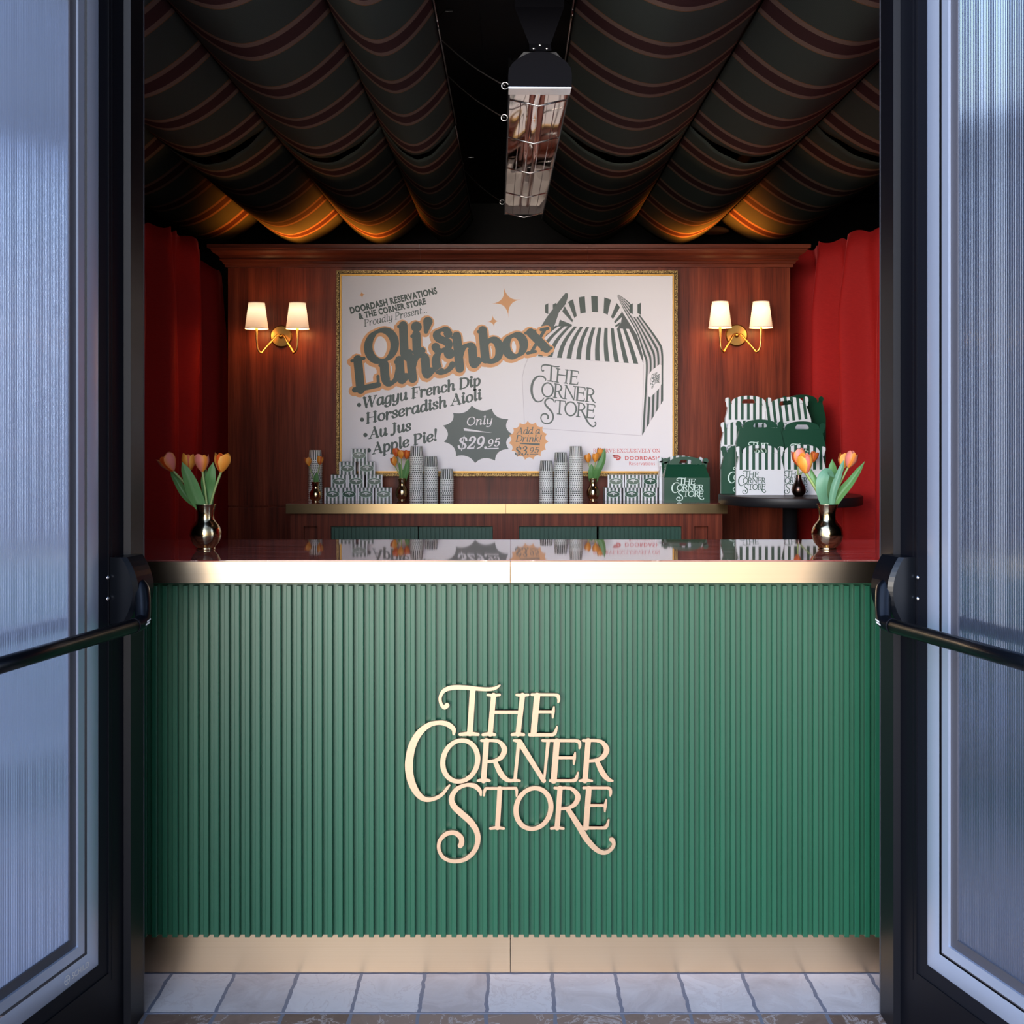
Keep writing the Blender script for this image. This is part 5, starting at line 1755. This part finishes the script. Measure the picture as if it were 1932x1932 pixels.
# ------------------------------------------------------------------ lunchboxes
LW, LH, LG, LHd = .204, .108, .070, .036
def outline_hit(poly, c, ang):
    dx, dy = cos(ang), sin(ang)
    best = None
    n = len(poly)
    for i in range(n):
        (x1, y1), (x2, y2) = poly[i], poly[(i + 1) % n]
        ex, ey = x2 - x1, y2 - y1
        den = dx * ey - dy * ex
        if abs(den) < 1e-12: continue
        tt = ((x1 - c[0]) * ey - (y1 - c[1]) * ex) / den
        ss = ((x1 - c[0]) * dy - (y1 - c[1]) * dx) / den
        if tt > 0 and -1e-9 <= ss <= 1 + 1e-9 and (best is None or tt < best): best = tt
    return (c[0] + dx * best, c[1] + dy * best)
_lb_cache = {}
def lunchbox_meshes(style, depth, lean):
    key = (style, depth, lean)
    if key in _lb_cache: return _lb_cache[key]
    striped = style == 'striped'
    face = M['carton_white'] if striped else M['carton_green']
    gab = M['stripe'] if striped else M['carton_green']
    w2 = LW / 2
    g = LG if lean < .01 else sqrt(max(1e-4, LG ** 2 - lean ** 2))
    mb = MB()
    mb.box(-w2, w2, 0, depth, 0, LH)
    mb.m = [1, 1, 0, 0, 0, 0]
    body = mesh_of('carton_body', mb, [face, M['stripe_fine']])
    mb = MB()
    wt2 = LW * .42
    zt = LH + g
    yb = depth - lean
    mb.add([(-w2, 0, LH), (w2, 0, LH), (wt2, lean, zt), (-wt2, lean, zt), (-w2, depth, LH), (w2, depth, LH), (wt2, yb, zt), (-wt2, yb, zt)],
           [(0, 1, 2, 3), (5, 4, 7, 6), (1, 5, 6, 2), (4, 0, 3, 7)])
    gable = mesh_of('gable_lid', mb, [gab])
    # handle plate with arched top and slot
    mb = MB()
    arc = [(-.0765, 0)] + [(.0745 * -cos(pi * k / 20), .004 + (LHd - .004) * sin(pi * k / 20) ** .8) for k in range(21)] + [(.0765, 0)]
    slot = [(-.027, .002), (.027, .002), (.030, .008), (.022, .021), (-.022, .021), (-.030, .008)]
    cc = (0, .0105)
    angs = [2 * pi * k / 48 + .013 for k in range(48)]
    inn = [outline_hit(slot, cc, a) for a in angs]
    ou = [outline_hit(arc, cc, a) for a in angs]
    y0, y1 = lean - .0012, lean + .0012
    for yy in (y0, y1):
        b = len(mb.v)
        mb.v += [(x, yy, zt + z) for x, z in inn] + [(x, yy, zt + z) for x, z in ou]
        for k in range(48):
            k2 = (k + 1) % 48
            mb.f.append([b + k, b + k2, b + 48 + k2, b + 48 + k]); mb.m.append(0); mb.sm.append(False)
    for k in range(48):
        k2 = (k + 1) % 48
        mb.f.append([48 + k, 48 + k2, 144 + k2, 144 + k]); mb.m.append(1); mb.sm.append(False)
        mb.f.append([k, k2, 96 + k2, 96 + k]); mb.m.append(1); mb.sm.append(False)
    handle = mesh_of('handle', mb, [gab, M['carton_white']])
    ears = []
    for s in (-1, 1):
        mb = MB()
        cx_, cz_ = s * (wt2 + .005), zt + .016
        e_ = ell(cx_, cz_, .0125, .0125, 0, 24)
        for yy in (lean + .003, lean + .005):
            mb.poly([(x, yy, z) for x, z in e_])
            mb.poly([(s * (wt2 - .016), yy, zt - .010), (s * (wt2 + .010), yy, zt - .014), (s * (wt2 + .013), yy, zt + .008), (s * (wt2 - .004), yy, zt + .014)])
        b = len(mb.v)
        mb.v += [(x, lean + .003, z) for x, z in e_] + [(x, lean + .005, z) for x, z in e_]
        for k in range(24):
            mb.f.append([b + k, b + (k + 1) % 24, b + 24 + (k + 1) % 24, b + 24 + k]); mb.m.append(0); mb.sm.append(False)
        ears.append(mesh_of('ear_tab', mb, [gab]))
    if striped:
        f = lambda x, y, d: (-.0935 + (x - 105) * .119 / 1740, -.0005, .104 - (y - 90) * .100 / 1470)
        lo = logo_mesh('lettering', f, 0, M['print_green'], 6, 3)
    elif lean < .01:
        f = lambda x, y, d: (-.073 + (x - 105) * .146 / 1740, -.0005, .118 - (y - 90) * .110 / 1470)
        lo = logo_mesh('lettering', f, 0, M['pale_print'], 8, 3)
    else:
        f = lambda x, y, d: (-.070 + (x - 105) * .146 / 1740, -.0005, .1075 - (y - 90) * .104 / 1470)
        lo = logo_mesh('lettering', f, 0, M['pale_print'], 8, 3)
    _lb_cache[key] = (body, gable, handle, ears, lo)
    return _lb_cache[key]

def lunchbox(style, loc, label, group, depth=.026, lean=0.0, rot=0.0, tilt=0.0, logo=True):
    body, gable, handle, ears, lo = lunchbox_meshes(style, depth, lean)
    root = thing('lunchbox', label, 'lunchbox', loc, rot, group)
    root.rotation_euler = (0, tilt, rot)
    obj('carton_body', body, None, root)
    obj('gable_lid', gable, None, root)
    obj('handle', handle, None, root)
    for e_ in ears: obj('ear_tab', e_, None, root)
    if logo: obj('lettering', lo, None, root)
    return root

# on the back bar
gb = 'lunchboxes on the back bar'
lunchbox('green', (at(1294, 945, 5.24).x, 5.205, ZB), 'closed green lunchbox with pale lettering standing on the back bar', gb, .085, .040)
lunchbox('striped', (at(1289, 945, 5.33).x - .012, 5.297, ZB), 'striped lunchbox half hidden behind the green one on the back bar', gb, .075, .036, logo=False)

# round table with the display of lunchboxes
ZT = 1.130
TC = Vector((at(1490, 937, 5.0).x, 5.0, 0))
rt_ = thing('round_table', 'round dark bar table holding lunchboxes beside the bright red curtain', 'table', tuple(TC))
mb = MB(); mb.lathe([(0, ZT), (.298, ZT), (.301, ZT - .002)], 64, 0); mb.sm = [False] * len(mb.sm)
tp = obj('tabletop', mb, M['table_top'], rt_)
mb = MB(); mb.lathe([(.301, ZT - .002), (.302, ZT - .006), (.302, ZT - .036), (.296, ZT - .040), (0, ZT - .040)], 64, 0)
obj('edge_band', mb, M['table_black'], tp)
mb = MB(); mb.cyl((0, 0, .03), (0, 0, ZT - .04), .030, 24)
obj('pole', mb, M['table_black'], rt_)
mb = MB(); mb.lathe([(.03, .05), (.06, .035), (.22, .012), (.225, .0), (0, 0)], 40)
obj('foot', mb, M['table_black'], rt_)
gt = 'lunchboxes on the round table'
def lbx(px, Yx, lv): return (at(px, 900, Yx).x, Yx, ZT + .0005 + lv)
lunchbox('striped', lbx(1434, 4.95, 0), 'striped lunchbox in front on the round table, facing out left of the dark vase', gt)
lunchbox('striped', lbx(1513, 4.965, 0), 'striped lunchbox in front on the round table, partly behind the dark vase', gt)
lunchbox('green', lbx(1405, 5.052, 0), 'green lunchbox low on the round table, at the edge nearest the back bar', gt)
lunchbox('green', lbx(1434, 4.985, .108), 'green lunchbox raised behind the front striped one left of the dark vase', gt)
lunchbox('green', lbx(1513, 5.0, .100), 'green lunchbox raised behind the front striped one by the tulips', gt)
lunchbox('striped', lbx(1404, 5.09, .104), 'striped lunchbox at mid height, behind the green ones near the back bar', gt)
lunchbox('striped', lbx(1412, 5.15, .214), 'striped lunchbox at the top, standing nearest the right sconce', gt, logo=False)
lunchbox('striped', lbx(1492, 5.13, .208), 'tilted striped lunchbox at the top, leaning in front of a green one', gt, tilt=-.12)
lunchbox('green', lbx(1514, 5.25, .222), 'grey green lunchbox backmost at the top, against the red curtain', gt, rot=pi + .25, logo=False)
# stepped stand that carries the raised rows
mb = MB()
X0, X1 = at(1402, 900, 5.1).x - TC.x, at(1535, 900, 5.1).x - TC.x
xm = at(1434, 900, 5.0).x - TC.x
mb.box(xm - .09, .085, 4.979 - 5, 5.030 - 5, 0, .0985)
mb.box(xm - .09, xm + .070, 4.981 - 5, 5.026 - 5, .0985, .1075)
mb.box(X0 + .01, .06, 5.080 - 5, 5.124 - 5, 0, .1035)
mb.box(X0 + .01, .07, 5.125 - 5, 5.190 - 5, 0, .205)
mb.box(X0 + .02, X0 + .10, 5.140 - 5, 5.190 - 5, .205, .2135)
setp(obj('display_stand', mb, M['table_black'], loc=(TC.x, TC.y, ZT + .0003)), 'dark stepped stand behind the front lunchboxes on the round table', 'display stand')

# dark bud vase with tulips on the round table
vd = vase((at(1507, 936, 4.86).x, 4.86, ZT), 40 / F * 4.86, 'dark bronze bud vase in front of the striped lunchbox on the round table',
          [(0, 0), (.022, 0), (.030, .006), (.043, .024), (.046, .042), (.041, .060), (.030, .078), (.022, .095), (.018, .112), (.0175, .126), (.015, .126), (.015, .11), (.0, .10)], .92, m=mat('dark_bronze', (0.09, 0.055, 0.045), 0.28, 1.0))
tulip(vd.location + Vector((.002, .0, .080)), at(1533, 872, 4.88), .046, 'red orange tulip in the dark vase, right of the big orange bloom', 'tulips in the dark vase', 'petal_red', 'petal_red', .1, (.25, -.1, 1), False)
tulip(vd.location + Vector((-.003, .0, .080)), at(1505, 876, 4.87), .044, 'tulip in the dark vase, hidden behind the big orange bloom', 'tulips in the dark vase', 'petal_red', 'petal_red', .0, (-.05, -.1, 1), False)
